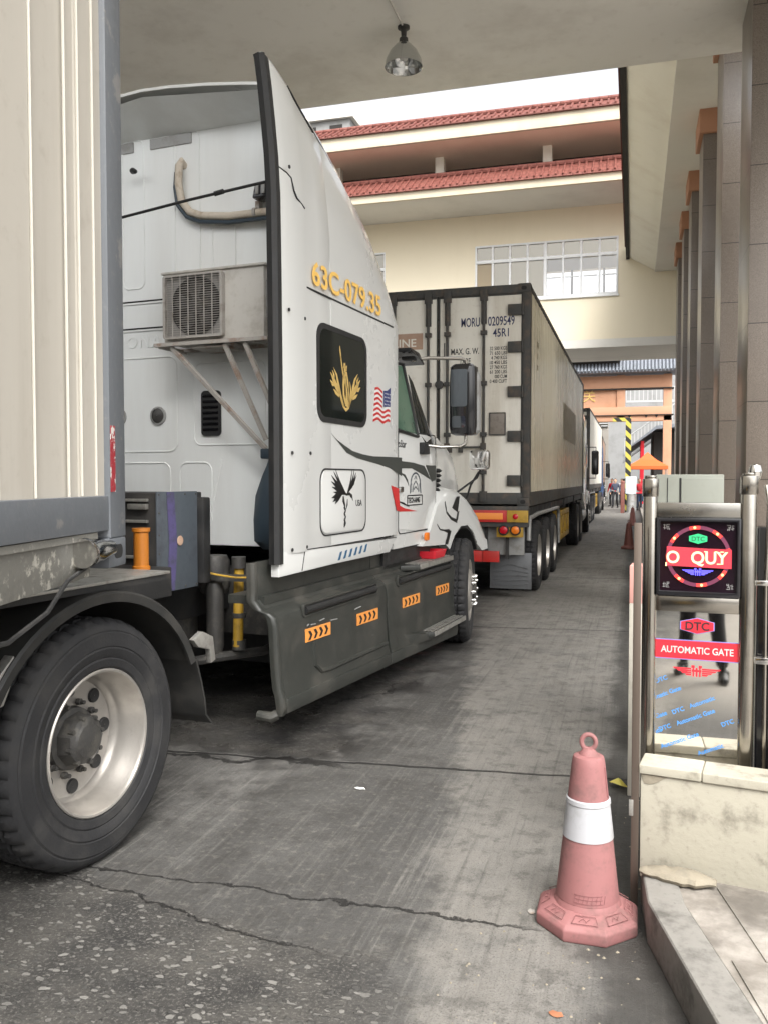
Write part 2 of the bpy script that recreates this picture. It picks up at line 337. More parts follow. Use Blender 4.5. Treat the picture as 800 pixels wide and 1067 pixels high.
# ------------------------------------------------------------------ mesh helpers
class MB:
    def __init__(s): s.v = []; s.f = []; s.mi = []; s.cur = 0
    def add(s, vs, fs):
        n = len(s.v); s.v += [tuple(v) for v in vs]
        for f in fs: s.f.append([n + i for i in f]); s.mi.append(s.cur)
        return s
    def box(s, x0, x1, y0, y1, z0, z1):
        vs = [(x, y, z) for x in (x0, x1) for y in (y0, y1) for z in (z0, z1)]
        return s.add(vs, [(0, 1, 3, 2), (4, 6, 7, 5), (0, 4, 5, 1), (2, 3, 7, 6), (0, 2, 6, 4), (1, 5, 7, 3)])
    def obox(s, c, size, rot=(0, 0, 0)):
        from mathutils import Euler
        m = Euler(rot).to_matrix(); h = Vector(size) / 2
        vs = [Vector(c) + m @ Vector((x * h.x, y * h.y, z * h.z)) for x in (-1, 1) for y in (-1, 1) for z in (-1, 1)]
        return s.add(vs, [(0, 1, 3, 2), (4, 6, 7, 5), (0, 4, 5, 1), (2, 3, 7, 6), (0, 2, 6, 4), (1, 5, 7, 3)])
    def prism(s, pts, axis, lo, hi):
        def P(p, t):
            return {'x': (t, p[0], p[1]), 'y': (p[0], t, p[1]), 'z': (p[0], p[1], t)}[axis]
        n = len(pts)
        vs = [P(p, lo) for p in pts] + [P(p, hi) for p in pts]
        fs = [list(range(n)), list(range(2 * n - 1, n - 1, -1))] + [(i, (i + 1) % n, n + (i + 1) % n, n + i) for i in range(n)]
        return s.add(vs, fs)
    def tube(s, pts, r, seg=10):
        pts = [Vector(p) for p in pts]; rs = r if isinstance(r, (list, tuple)) else [r] * len(pts)
        rings = []; up = None
        for i, p in enumerate(pts):
            t = (pts[min(i + 1, len(pts) - 1)] - pts[max(i - 1, 0)]).normalized()
            if up is None:
                up = t.orthogonal().normalized()
            up = (up - t * up.dot(t)).normalized(); sd_ = t.cross(up)
            rings.append([p + (up * math.cos(2 * PI * k / seg) + sd_ * math.sin(2 * PI * k / seg)) * rs[i] for k in range(seg)])
        return s.loft(rings)
    def loft(s, rings, cap=True, closed=True):
        n = len(rings[0]); vs = [v for r_ in rings for v in r_]; fs = []
        for i in range(len(rings) - 1):
            for k in range(n if closed else n - 1):
                a = i * n + k; b = i * n + (k + 1) % n
                fs.append((a, b, b + n, a + n))
        if cap and closed:
            fs.append(list(range(n - 1, -1, -1))); fs.append([(len(rings) - 1) * n + k for k in range(n)])
        return s.add(vs, fs)
    def lathe(s, prof, c=(0, 0, 0), axis='z', seg=32, cap=False, fn=None):
        rings = []
        for j, (r_, h) in enumerate(prof):
            ring = []
            for k in range(seg):
                a = 2 * PI * k / seg
                rr = fn(j, k, r_) if fn else r_
                x, y = rr * math.cos(a), rr * math.sin(a)
                p = {'z': (x, y, h), 'x': (h, x, y), 'y': (y, h, x)}[axis]
                ring.append((c[0] + p[0], c[1] + p[1], c[2] + p[2]))
            rings.append(ring)
        return s.loft(rings, cap=cap)
    def mesh(s, name, mats, bevel=0, segs=2, ang=35, flat=False):
        me = bpy.data.meshes.new(name); me.from_pydata(s.v, [], s.f)
        for i, p in enumerate(me.polygons): p.material_index = s.mi[i]
        bm = bmesh.new(); bm.from_mesh(me)
        bmesh.ops.recalc_face_normals(bm, faces=bm.faces)
        if bevel:
            ed = [e for e in bm.edges if len(e.link_faces) == 2 and e.calc_face_angle(0) > R(25)]
            bmesh.ops.bevel(bm, geom=ed, offset=bevel, segments=segs, profile=.6, affect='EDGES', clamp_overlap=True)
        bm.to_mesh(me); bm.free()
        if not flat:
            me.shade_smooth(); me.set_sharp_from_angle(angle=R(ang))
        for m in (mats if isinstance(mats, (list, tuple)) else [mats]): me.materials.append(m)
        return me
    def build(s, name, mats, parent=None, bevel=0, segs=2, ang=35, flat=False, loc=None, rot=None):
        me = s.mesh(name, mats, bevel, segs, ang, flat)
        o = bpy.data.objects.new(name, me); COL.objects.link(o); o.parent = parent
        if loc: o.location = loc
        if rot: o.rotation_euler = rot
        return o

def thing(name, label, cat, loc=(0, 0, 0), rz=0, group=None):
    o = bpy.data.objects.new(name, None); COL.objects.link(o); o.empty_display_size = .2
    o.location = loc; o.rotation_euler = (0, 0, rz)
    return tag(o, label, cat, group)
def tag(o, label=None, cat=None, group=None, kind=None):
    for k, v in (('label', label), ('category', cat), ('group', group), ('kind', kind)):
        if v: o[k] = v
    return o
def part(name, me, parent, loc=(0, 0, 0), rot=(0, 0, 0)):
    o = bpy.data.objects.new(name, me); COL.objects.link(o); o.parent = parent; o.location = loc; o.rotation_euler = rot
    return o
def copy_tree(o, parent=None):
    c = o.copy(); COL.objects.link(c); c.parent = parent
    for ch in list(o.children): copy_tree(ch, c)
    return c
def rrect(x0, x1, y0, y1, r, n=5):
    pts = []
    for cx, cy, a0 in ((x1 - r, y1 - r, 0), (x0 + r, y1 - r, 90), (x0 + r, y0 + r, 180), (x1 - r, y0 + r, 270)):
        for k in range(n + 1):
            a = R(a0 + 90 * k / n); pts.append((cx + r * math.cos(a), cy + r * math.sin(a)))
    return pts
def frame2d(outer, inner, axis, lo, hi, mb=None):
    """ring between two equal-length outlines"""
    mb = mb or MB(); n = len(outer)
    def P(p, t): return {'x': (t, p[0], p[1]), 'y': (p[0], t, p[1]), 'z': (p[0], p[1], t)}[axis]
    vs = [P(p, lo) for p in outer] + [P(p, lo) for p in inner] + [P(p, hi) for p in outer] + [P(p, hi) for p in inner]
    fs = []
    for i in range(n):
        j = (i + 1) % n
        fs += [(i, j, n + j, n + i), (2 * n + i, 3 * n + i, 3 * n + j, 2 * n + j), (i, 2 * n + i, 2 * n + j, j), (n + i, n + j, 3 * n + j, 3 * n + i)]
    return mb.add(vs, fs)
def text_mesh(body, size, extr=.0008, sx=1., align='LEFT', spacing=1., bold=0., shear=0.):
    cu = bpy.data.curves.new('lettering', 'FONT'); cu.body = body; cu.size = size; cu.extrude = extr
    cu.align_x = align; cu.space_character = spacing; cu.offset = bold; cu.shear = shear; cu.resolution_u = 4
    ob = bpy.data.objects.new('tmp_text', cu); COL.objects.link(ob)
    dg = bpy.context.evaluated_depsgraph_get(); dg.update()
    me = bpy.data.meshes.new_from_object(ob.evaluated_get(dg))
    bpy.data.objects.remove(ob); bpy.data.curves.remove(cu)
    if sx != 1.: me.transform(Matrix.Scale(sx, 4, (1, 0, 0)))
    return me
def lettering(body, size, loc, rot, material, parent, name='lettering', **k):
    me = text_mesh(body, size, **k); me.materials.clear(); me.materials.append(material)
    return part(name, me, parent, loc, rot)
SIDE = (R(90), 0, R(90))     # reads along +y seen from +x
BACK = (R(90), 0, 0)         # reads along +x seen from -y

# ------------------------------------------------------------------ setting: ground
g_ = MB(); g_.add([(-400, -60, 0), (400, -60, 0), (400, 900, 0), (-400, 900, 0)], [(0, 1, 2, 3)])
tag(g_.build('road', M['road'], flat=True), kind='structure')

# raised pavement with its kerb
KP = [(1.35, -2.0), (.30, 2.12), (.062, 3.02), (.040, 3.30), (6, 3.6), (6, -2)]
pv = MB(); pv.prism([(x + .13, y + .0) if i < 3 else (x, y) for i, (x, y) in enumerate(KP)], 'z', 0, .142)
tag(pv.build('pavement', M['paving'], bevel=.006), kind='structure')
kb = MB(); kb.prism([(1.35, -2.0), (.30, 2.12), (.062, 3.02), (.045, 3.27), (.165, 3.25), (.185, 3.04), (.42, 2.15), (1.48, -1.98)], 'z', 0, .150)
ko = kb.build('kerb', M['stone'], bevel=.012, segs=3); tag(ko, kind='structure')
# slabs with uneven joints on the pavement
for i, pts in enumerate(([(.40, 2.74), (1.3, 2.66), (1.34, 3.16), (.30, 3.20)], [(.42, 2.15), (.62, 2.15), (.54, 2.70), (.30, 2.72)], [(.66, 1.6), (1.6, 1.6), (1.4, 2.63), (.58, 2.70)])):
    sl = MB(); sl.prism(pts, 'z', .142, .147 + i * .001)
    tag(sl.build('paving_slab', M['paving'], bevel=.002), 'worn concrete slab %s' % ('against the foot of the cream low wall', 'wedged behind the near kerb stone', 'at the bottom right edge of the pavement')[i], 'paving slab')
# ground behind the gate line: concrete strip below the columns
st_ = MB(); st_.prism([(.35, 4.6), (9, 4.6), (9, 60), (.35, 60)], 'z', 0, .12)
tag(st_.build('pavement', M['paving'], bevel=.01), kind='structure')

# ------------------------------------------------------------------ wheels (axis = local x, +x outboard)
def tyre_mesh(Rr=.515, rr=.300, wd=.27, seg=176):
    h = wd
    prof = [(rr, -h + .02), (rr + .012, -h), (rr + .05, -h - .004), (Rr - .10, -h - .012), (Rr - .03, -h + .002), (Rr - .006, -h + .03)]
    for g0 in (-h * .72, -h * .5, -h * .28):
        prof += [(Rr, g0 - .012), (Rr - .014, g0 - .008), (Rr - .014, g0 + .003), (Rr, g0 + .008)]
    prof += [(Rr, -.050), (Rr - .006, -.03), (Rr - .022, -.008), (Rr - .035, .004), (Rr - .05, .008), (Rr - .055, .006), (Rr - .062, .012), (Rr - .115, .014),
             (Rr - .12, .010), (Rr - .127, .014), (rr + .055, .006), (rr + .05, .002), (rr + .043, .006), (rr + .014, 0), (rr, -.014), (rr - .004, -.03)]
    n = len(prof)
    def fn(j, k, r_):
        q = k % 4
        if r_ > Rr - .012 and q == 0: return r_ - .013
        return r_
    mb = MB(); mb.lathe([(a, b) for a, b in prof], axis='x', seg=seg, fn=fn)
    return mb.mesh('tyre', M['tyre'], ang=28)
def rim_rear_mesh():
    mb = MB()
    prof = [(.302, -.018), (.305, -.004), (.300, .001), (.292, -.002), (.286, -.014), (.281, -.055), (.268, -.075), (.262, -.12), (.256, -.135), (.246, -.150), (.243, -.160), (.236, -.163), (.18, -.166), (.150, -.172), (.110, -.172), (.06, -.172), (.02, -.172)]
    mb.lathe(prof, axis='x', seg=64)
    mb.lathe([(.298, -.02), (.29, -.2), (.24, -.21), (.02, -.2)], axis='x', seg=32)
    return mb.mesh('rim', M['rim'], ang=40)
def holes_mesh(x=-.1595, rad=.207, r=.029, n=8, ph=.02):
    mb = MB()
    for k in range(1):
        c = (x, 0, 0)
        mb.lathe([(.001, .0035), (r * .82, .0035), (r, .006), (r * 1.08, .002), (r * 1.1, -.01)], c=c, axis='x', seg=18)
    return mb.mesh('hand_hole', M['black'])
def hub_rear_mesh():
    mb = MB()
    mb.lathe([(.135, -.17), (.130, -.145), (.108, -.138), (.100, -.095), (.096, -.078), (.078, -.070), (.070, -.060), (.05, -.056), (.030, -.052), (.001, -.050)], axis='x', seg=36,
             fn=lambda j, k, r_: r_ * (1 + (.05 if (k % 4 == 0 and .08 < r_ < .12) else 0)))
    for k in range(10):
        a = 2 * PI * k / 10
        mb.lathe([(.015, -.165), (.015, -.145), (.009, -.143), (.009, -.125), (.001, -.124)], c=(0, .150 * math.cos(a), .152 * math.sin(a)), axis='x', seg=6)
    for k in range(8):
        a = 2 * PI * k / 8 + .2
        mb.lathe([(.010, -.095), (.010, -.070), (.001, -.068)], c=(0, .098 * math.cos(a), .098 * math.sin(a)), axis='x', seg=6)
    return mb.mesh('hub', M['hub'], ang=30)
def rim_front_mesh():
    mb = MB()
    mb.lathe([(.302, -.018), (.305, -.004), (.298, .001), (.288, -.01), (.278, -.05), (.262, -.07), (.25, -.06), (.20, .0), (.17, .022), (.12, .03), (.09, .03), (.02, .03)], axis='x', seg=64)
    return mb.mesh('rim', M['rim'], ang=40)
def hub_front_mesh():
    mb = MB()
    mb.lathe([(.10, .025), (.098, .05), (.085, .06), (.05, .065), (.001, .067)], axis='x', seg=32)
    return mb.mesh('hub', M['hub'], ang=30)
def nuts_mesh():
    mb = MB()
    for k in range(10):
        a = 2 * PI * k / 10
        mb.lathe([(.020, .03), (.019, .045), (.015, .062), (.010, .07), (.001, .072)], c=(0, .143 * math.cos(a), .143 * math.sin(a)), axis='x', seg=12)
    return mb.mesh('lug_nut', M['chrome'])
ME = dict(tyre=tyre_mesh(), rimr=rim_rear_mesh(), holes=holes_mesh(), hubr=hub_rear_mesh(), rimf=rim_front_mesh(), hubf=hub_front_mesh(), nuts=nuts_mesh(),
          hub2=hub_front_mesh())
def wheel(parent, x, y, z=.507, front=False, flip=False, steer=0., detail=2, z_rot=0):
    e = bpy.data.objects.new('wheel', ME['rimf'] if front else ME['rimr']); COL.objects.link(e); e.parent = parent
    e.location = (x, y, z); e.rotation_euler = (0, 0, (PI if flip else 0) + steer)
    part('tyre', ME['tyre'], e)
    if detail:
        part('hub', ME['hubf'] if front else ME['hubr'], e)
        if front: part('lug_nut_pattern', ME['nuts'], e)
        else:
            for k in range(8 if detail > 1 else 0):
                a = .02 + PI * k / 4; part('hand_hole', ME['holes'], e, (0, .207 * math.cos(a), .207 * math.sin(a)))
    return e

# ------------------------------------------------------------------ near white tractor (local: x outboard right, y forward, z up)
TO = (-2.1144, 2.8868, 0); TR = -R(5.3)
T = thing('truck_tractor', 'large white sleeper cab truck with dark grey side skirts and gold window emblem', 'truck', TO, TR)
CX = -1.22     # centre line

def side_profile(zb, ztop, drop, ins=0.):
    """half outline (x, z) from the bottom outboard edge up and over to the centre line"""
    z1 = 2.78; h = max(ztop - drop - z1, .02)
    p = [(0, zb), (.0, 1.6), (0, 2.2), (0, z1), (-.006, z1 + .18 * h), (-.025, z1 + .4 * h), (-.06, z1 + .65 * h), (-.10, z1 + .82 * h), (-.155, z1 + .93 * h), (-.25, z1 + h),
         (-.50, ztop - drop * .45), (-.85, ztop - drop * .12), (CX, ztop)]
    return [(x - ins, z) for x, z in p[:-1]] + [p[-1]]
def ring(a, half):
    pts = [(x, a, z) for x, z in half] + [(2 * CX - x, a, z) for x, z in half[-2::-1]]
    return pts
def stations(lst): return [ring(a, side_profile(zb, zt, dr, ins)) for a, zb, zt, dr, ins in lst]
# sleeper shell
sl = MB()
sl.loft(stations([(2.38, 1.17, 4.22, .20, 0), (2.55, 1.17, 4.15, .20, 0), (2.8, 1.17, 4.03, .20, 0), (3.05, 1.17, 3.89, .20, 0), (3.25, 1.17, 3.75, .20, 0),
                  (3.42, 1.17, 3.60, .21, 0), (3.55, 1.17, 3.44, .22, .004), (3.64, 1.17, 3.26, .24, .012), (3.69, 1.17, 3.12, .26, .03), (3.715, 1.17, 3.05, .28, .06)]))
body = sl.build('sleeper_cab', M['cab'], T, ang=40)
# rear wall, a dusty flat skin just behind the shell, with pressed ribs
rw = MB(); rw.prism([(-.045, 1.15), (-.045, 2.9), (-.10, 3.5), (-.18, 3.93), (-.35, 4.0), (-2.09, 4.0), (-2.26, 3.93), (-2.34, 3.5), (-2.395, 2.9), (-2.395, 1.15)], 'y', 2.330, 2.378)
rwo = rw.build('rear_wall', M['cabback'], T, bevel=.012)
for s in (1, -1):
    cr = MB(); cx = CX + s * 1.0
    cr.loft([[(cx + s * (dx - k), y, z) for dx, y in ((0, 2.325), (.05, 2.29), (.11, 2.27), (.15, 2.30), (.15, 2.36), (0, 2.36))] for z, k in ((1.6, 0), (2.9, .01), (3.5, .05), (3.90, .12))])
    cr.build('corner_pillar', M['cabback'], T, bevel=.012)
rib = MB()
def rib_loop(pts, a=2.329, r=.006): rib.tube([(x, a, z) for x, z in pts + [pts[0]]], r, 6)
for x0, x1, z0, z1 in ((-1.60, -1.42, 2.95, 3.98), (-1.16, -.96, 2.95, 3.98), (-.86, -.68, 3.0, 3.4)):
    rib_loop(rrect(x0, x1, z0, z1, .05))
for x0, x1, z0, z1 in ((-1.95, -1.16, 1.80, 2.46), (-1.02, -.46, 1.84, 2.40), (-1.95, -1.22, 1.40, 1.72), (-1.14, -.88, 1.28, 1.72)):
    rib_loop(rrect(x0, x1, z0, z1, .06))
rib.tube([(-.80, 2.329, 1.74), (-.93, 2.329, 1.2)], .007, 6)
for z in (2.655, 2.845):
    rib.box(-2.3, -.2, 2.322, 2.334, z - .006, z + .006)
rib.build('pressed_rib', M['cabback'], rwo)
sg = MB()
for z in (2.668, 2.858): sg.box(-2.3, -.2, 2.326, 2.333, z - .006, z + .006)
sg.build('seam', M['seam'], rwo)
lettering('INTERNATIONAL', .115, (-1.22, 2.331, 2.535), BACK, M['cabback'], rwo, extr=.006, align='RIGHT', spacing=1.25, bold=.002)
for x0, x1 in ((-1.63, -1.50), (-1.36, -1.02)):
    gr = MB(); gr.box(x0, x1, 2.322, 2.331, 3.90, 3.97); gr.build('vent_grille', M['greybox'], rwo)
vt = MB(); vt.prism(rrect(-.955, -.80, 1.90, 2.21, .03), 'y', 2.318, 2.335)
vo_ = vt.build('air_vent', M['black'], rwo)
vs = MB()
for i in range(7):
    vs.obox((-.878, 2.314, 1.945 + i * .038), (.12, .012, .016), (R(35), 0, 0))
vs.build('louvre', M['blackgloss'], vo_)
for x in (-1.655, -1.315):
    pm = MB(); pm.lathe([(.066, 2.333), (.064, 2.318), (.052, 2.316)], c=(x, 0, 2.05), axis='y', seg=28, cap=False)
    po = pm.build('port_ring', M['greybox'], rwo)
    pm = MB(); pm.lathe([(.054, 2.330), (.052, 2.322), (.03, 2.312), (.001, 2.308)], c=(x, 0, 2.05), axis='y', seg=28); pm.build('port_cap', M['hub'], po)
nz = MB(); nz.lathe([(.003, 0), (.014, .01), (.022, .06), (.018, .075), (.001, .078)], axis='y', seg=12)
nz.build('washer_nozzle', M['black'], rwo, loc=(-1.40, 2.22, 3.72), rot=(R(20), R(0), R(60)))

# roof overhang at the back
rf = MB(); rings = []
for a, zt in ((2.04, 4.175), (2.34, 4.20)):
    up = [(x, a, zt - dz) for x, dz in ((-.34, .10), (-.46, .08), (-.7, .045), (-1.0, .012), (-1.22, 0), (-1.44, .012), (-1.74, .045), (-1.98, .08), (-2.10, .10))]
    dn = [(x, y, z - .022) for x, y, z in reversed(up)]
    rings.append(up + dn)
rf.loft(rings); rf.build('roof_spoiler', M['cab'], T, bevel=.006)
us = MB(); us.add([(-.22, 2.06, 4.02), (-2.22, 2.06, 4.02), (-2.22, 2.34, 3.97), (-.22, 2.34, 3.97), (-1.22, 2.06, 4.13), (-1.22, 2.34, 3.97)],
                  [(0, 4, 5, 3), (4, 1, 2, 5)])
us.build('spoiler_underside', M['cabback'], T)

# side extenders with rubber edge
def prof_out(zt=4.0, ins=0.0):
    # (x, z) outer line of the extender
    return [(0, 1.16), (0, 2.2), (-.004, 2.8), (-.010, 3.24), (-.022, 3.45), (-.040, 3.64), (-.062, 3.85), (-.082, 4.0), (-.11, 4.06)]
for s in (1, -1):
    ex = MB(); rings = []
    for a, dz, off in ((1.695, 0, 0), (1.80, .0, .006), (1.95, -.02, .014), (2.02, -.03, .006), (2.2, -.04, 0), (2.383, -.02, 0)):
        o_ = [((x + off) if s > 0 else 2 * CX - x - off, a, z - (max(0, a - 1.75) * .36 * (z - 2.8) / 1.2 if z > 2.8 else 0)) for x, z in prof_out()]
        i_ = [(x - s * .03, y, z) for x, y, z in reversed(o_)]
        rings.append(o_ + i_)
    ex.loft(rings); exo = ex.build('side_extender', M['cab'], T, bevel=.004, ang=30)
    rb = MB(); rings = []
    for x, z in [(0, 1.11)] + prof_out()[1:-1] + [(-.088, 4.02)]:
        X_ = x if s > 0 else 2 * CX - x
        rings.append([(X_ + s * .012, 1.700, z), (X_ + s * .014, 1.650, z), (X_ - s * .008, 1.625, z), (X_ - s * .05, 1.640, z), (X_ - s * .050, 1.700, z)])
    rb.loft(rings); rb.build('rubber_edge', M['black'], exo)
    tp = MB(); X_ = -.10 if s > 0 else 2 * CX + .10
    tp.tube([(X_, 1.68, 4.04), (X_ - s * .05, 1.78, 3.95), (X_ - s * .12, 2.0, 3.98)], .014, 8)
    tp.build('rubber_flap', M['black'], exo)
# lower fairing below the sleeper
lf = MB()
lf.prism([(1.66, 1.035), (2.4, 1.045), (3.42, 1.045), (3.56, 1.150), (1.70, 1.178), (1.66, 1.15)], 'x', -.05, .004)
lfo = lf.build('lower_fairing', M['cab'], T, bevel=.006)
sm = MB()
sm.prism([(2.0, 1.168), (3.555, 1.146), (3.555, 1.151), (2.0, 1.174)], 'x', .0, .0065)
sm.prism([(1.985, 1.172), (1.945, 1.045), (1.951, 1.045), (1.992, 1.172)], 'x', .0, .0065)
sm.build('seam', M['seam'], lfo)
# plate line, crease seam
pl = MB(); pl.prism([(2.03, 2.771), (3.50, 2.771), (3.50, 2.782), (2.03, 2.782)], 'x', -.003, .0035)
pl.tube([(-.020, 1.72, 3.40), (-.014, 1.80, 3.395), (-.010, 1.853, 3.38), (.0, 1.87, 3.31), (.004, 1.90, 3.275), (-.004, 1.98, 3.262), (-.006, 2.02, 3.25)], .005, 6)
pl.tube([(-.10, 1.98, 3.98), (-.115, 2.15, 3.93), (-.125, 2.35, 3.87), (-.13, 2.55, 3.80), (-.125, 2.68, 3.73)], .006, 6)
pl.build('seam', M['seam'], T)
cs = MB(); cs.tube([(-.015, 2.013, 3.25), (-.022, 2.3, 3.20), (-.040, 2.61, 3.13), (-.06, 3.0, 3.06), (-.09, 3.35, 2.98), (-.10, 3.5, 2.93)], .005, 6)
cs.build('body_crease', M['cab'], T)
sc_ = MB()
for a, z in ((1.995, 2.58), (1.814, 1.76), (2.066, 1.765), (1.81, 1.184), (2.01, 1.187), (1.78, 2.594), (1.79, 3.42)):
    sc_.lathe([(.011, .012), (.011, .018), (.001, .0205)], c=(-.008 if a > 1.9 else -.002, a, z), axis='x', seg=10)
sc_.build('screw', M['black'], T)

# sleeper window
wi = MB(); wi.prism(rrect(2.20, 2.93, 2.005, 2.565, .075, 6), 'x', -.02, .005)
wio = wi.build('sleeper_window', M['glass'], T)
wf = MB(); frame2d(rrect(2.165, 2.965, 1.97, 2.60, .10, 6), rrect(2.20, 2.93, 2.005, 2.565, .075, 6), 'x', -.01, .007, wf)
wf.build('frame', M['black'], wio)
def flat(polys, off, material, name, parent=T, th=.0012):
    mb = MB()
    for p in polys: mb.prism(p, 'x', off, off + th)
    return mb.build(name, material, parent, flat=True)
def blob(path, ws):
    """a tapered stroke outline along a path in a plane"""
    L, Rr_ = [], []
    for i, p in enumerate(path):
        a = path[max(i - 1, 0)]; b = path[min(i + 1, len(path) - 1)]
        d = Vector((b[0] - a[0], b[1] - a[1])).normalized(); n = (-d.y, d.x)
        L.append((p[0] + n[0] * ws[i], p[1] + n[1] * ws[i])); Rr_.append((p[0] - n[0] * ws[i], p[1] - n[1] * ws[i]))
    return L + Rr_[::-1]
# gold emblem: upright figure with raised arm between two flame wings, cup-shaped base
ec, ez = 2.60, 2.07
gp = [blob([(2.50, 2.49), (2.505, 2.46), (2.515, 2.43), (2.52, 2.40)], [.002, .010, .008, .004]),
      blob([(2.517, 2.42), (2.535, 2.36), (2.555, 2.31), (2.58, 2.28)], [.006, .008, .011, .012]),
      blob([(2.575, 2.385), (2.585, 2.36), (2.595, 2.33)], [.002, .018, .024]),
      [(2.56, 2.35), (2.57, 2.385), (2.58, 2.36), (2.59, 2.39), (2.60, 2.36), (2.62, 2.375), (2.615, 2.34)],
      blob([(2.60, 2.33), (2.605, 2.27), (2.625, 2.21), (2.63, 2.15), (2.615, 2.095)], [.018, .034, .030, .038, .016]),
      blob([(2.565, 2.31), (2.56, 2.24), (2.565, 2.17), (2.60, 2.10)], [.008, .014, .012, .008]),
      blob([(2.665, 2.27), (2.68, 2.22), (2.67, 2.15), (2.64, 2.10)], [.003, .009, .010, .006]),
      blob([(2.53, 2.14), (2.555, 2.095), (2.60, 2.072), (2.645, 2.092), (2.68, 2.14)], [.004, .010, .012, .010, .004])]
for s in (-1, 1):
    gp += [blob([(ec + s * .045, 2.10), (ec + s * .09, 2.165), (ec + s * .12, 2.23), (ec + s * .15, 2.29), (ec + s * .20, 2.335)], [.012, .015, .014, .011, .001]),
           blob([(ec + s * .10, 2.17), (ec + s * .15, 2.215), (ec + s * .19, 2.25), (ec + s * .245, 2.30)], [.010, .022, .018, .001]),
           blob([(ec + s * .17, 2.225), (ec + s * .21, 2.225), (ec + s * .25, 2.25)], [.010, .014, .001]),
           blob([(ec + s * .19, 2.255), (ec + s * .19, 2.285), (ec + s * .215, 2.315)], [.009, .012, .001]),
           blob([(ec + s * .11, 2.155), (ec + s * .16, 2.175), (ec + s * .20, 2.195)], [.008, .013, .001])]
gp = [[((x - sum(p[0] for p in q_) / len(q_)) * 1.0 + sum(p[0] for p in q_) / len(q_), y) for x, y in q_] for q_ in gp]
flat(gp, .0062, M['gold'], 'gold_emblem', wio)
dk = [blob([(2.60, 2.30), (2.612, 2.25), (2.63, 2.20), (2.63, 2.14)], [.002, .004, .004, .001]), blob([(2.585, 2.27), (2.59, 2.21), (2.6, 2.15)], [.001, .006, .001]),
      blob([(2.648, 2.24), (2.655, 2.18), (2.64, 2.13)], [.001, .004, .001])]
flat(dk, .0076, M['glass'], 'emblem_dark_line', wio)  # thin dark lines drawn over the gold figure

# luggage door, rounded groove
bd = MB(); frame2d(rrect(2.205, 2.955, 1.235, 1.675, .085, 6), rrect(2.215, 2.945, 1.245, 1.665, .078, 6), 'x', -.004, .0035, bd)
bdo = MB(); bdo.prism(rrect(2.222, 2.938, 1.252, 1.658, .075, 6), 'x', -.02, .006)
bdp = bdo.build('luggage_door', M['cab'], T, bevel=.004); bd.build('seam', M['seam'], bdp)
# eagle decal: raised wings of separate feathers, hooked head, long twisted tail
eg = []
def fe(a0, z0, a1, z1, b, w_):
    mx, mz = (a0 + a1) / 2 + b, (z0 + z1) / 2 + abs(b) * .3
    eg.append(blob([(a0, z0), (mx, mz), (a1, z1)], [.002, w_, .001]))
for a1, z1, b, w_ in ((2.40, 1.655, -.02, .013), (2.365, 1.630, -.03, .015), (2.365, 1.590, -.025, .015), (2.375, 1.555, -.015, .014), (2.395, 1.520, -.01, .013), (2.43, 1.665, -.02, .008)):
    fe(2.60, 1.50, a1, z1, b, w_)
for a1, z1, b, w_ in ((2.735, 1.665, .03, .010), (2.765, 1.650, .03, .012), (2.775, 1.630, .03, .012), (2.74, 1.60, .02, .012), (2.70, 1.672, .02, .008)):
    fe(2.615, 1.505, a1, z1, b, w_)
for a1, z1 in ((2.37, 1.482), (2.385, 1.455), (2.42, 1.44)): fe(2.53, 1.50, a1, z1, -.01, .016)
eg += [blob([(2.56, 1.53), (2.60, 1.50), (2.65, 1.505), (2.685, 1.49)], [.003, .008, .010, .004]), [(2.655, 1.515), (2.70, 1.498), (2.712, 1.455), (2.695, 1.475), (2.67, 1.48)],
       blob([(2.55, 1.49), (2.555, 1.46), (2.575, 1.43), (2.58, 1.40)], [.008, .016, .010, .004]), blob([(2.62, 1.47), (2.615, 1.43), (2.595, 1.40)], [.003, .009, .003])]
zz = 1.415; sg_ = 1
while zz > 1.31:
    eg.append(blob([(2.578 - sg_ * .018, zz), (2.58, zz - .013), (2.578 + sg_ * .018, zz - .026)], [.003, .009, .003])); zz -= .021; sg_ = -sg_
eg.append(blob([(2.578, 1.318), (2.57, 1.295), (2.566, 1.278)], [.010, .010, .002]))
flat(eg, .0075, M['ink'], 'eagle_decal', bdp)
lettering('USA', .062, (2.762, 0, 1.418), SIDE, M['ink'], bdp, sx=.95).location = (.0078, 2.762, 1.418)
# flag decal, wavy, pale with stripes
fl = MB(); NS = 13; u0_, u1_ = 3.13, 3.43
def fw(a): return .012 * math.sin((a - u0_) / .3 * 9)
# seen reversed: union at the forward top, tilted
fl_b = MB(); fl_r = MB(); fl_w = MB()
for i in range(NS):
    mbx = fl_r if i % 2 == 0 else fl_w
    zt0 = 2.275 - i * .0185
    for k in range(10):
        a0 = u0_ - .04 * (i / NS) + (u1_ - u0_ + .04 * i / NS) * k / 10; a1 = u0_ - .04 * (i / NS) + (u1_ - u0_ + .04 * i / NS) * (k + 1) / 10
        if i < 7 and a1 > 3.30: continue
        mbx.prism([(a0, zt0 + fw(a0) - .0185), (a1, zt0 + fw(a1) - .0185), (a1, zt0 + fw(a1)), (a0, zt0 + fw(a0))], 'x', .001, .003)
fr_ = fl_r.build('flag_decal', M['red'], T, flat=True)
fl_w.build('stripe', M['white'], fr_, flat=True)
flat([[(3.30, 2.150), (3.435, 2.160), (3.438, 2.305), (3.37, 2.275), (3.30, 2.27)]], .0012, M['flagblue'], 'union_field', fr_, .003)
stp = []
for i in range(4):
    for j in range(4):
        c_ = (3.318 + j * .03 + (i % 2) * .012, 2.170 + i * .027)
        stp.append([(c_[0] + .006 * math.cos(q * PI / 3), c_[1] + .006 * math.sin(q * PI / 3)) for q in range(6)])
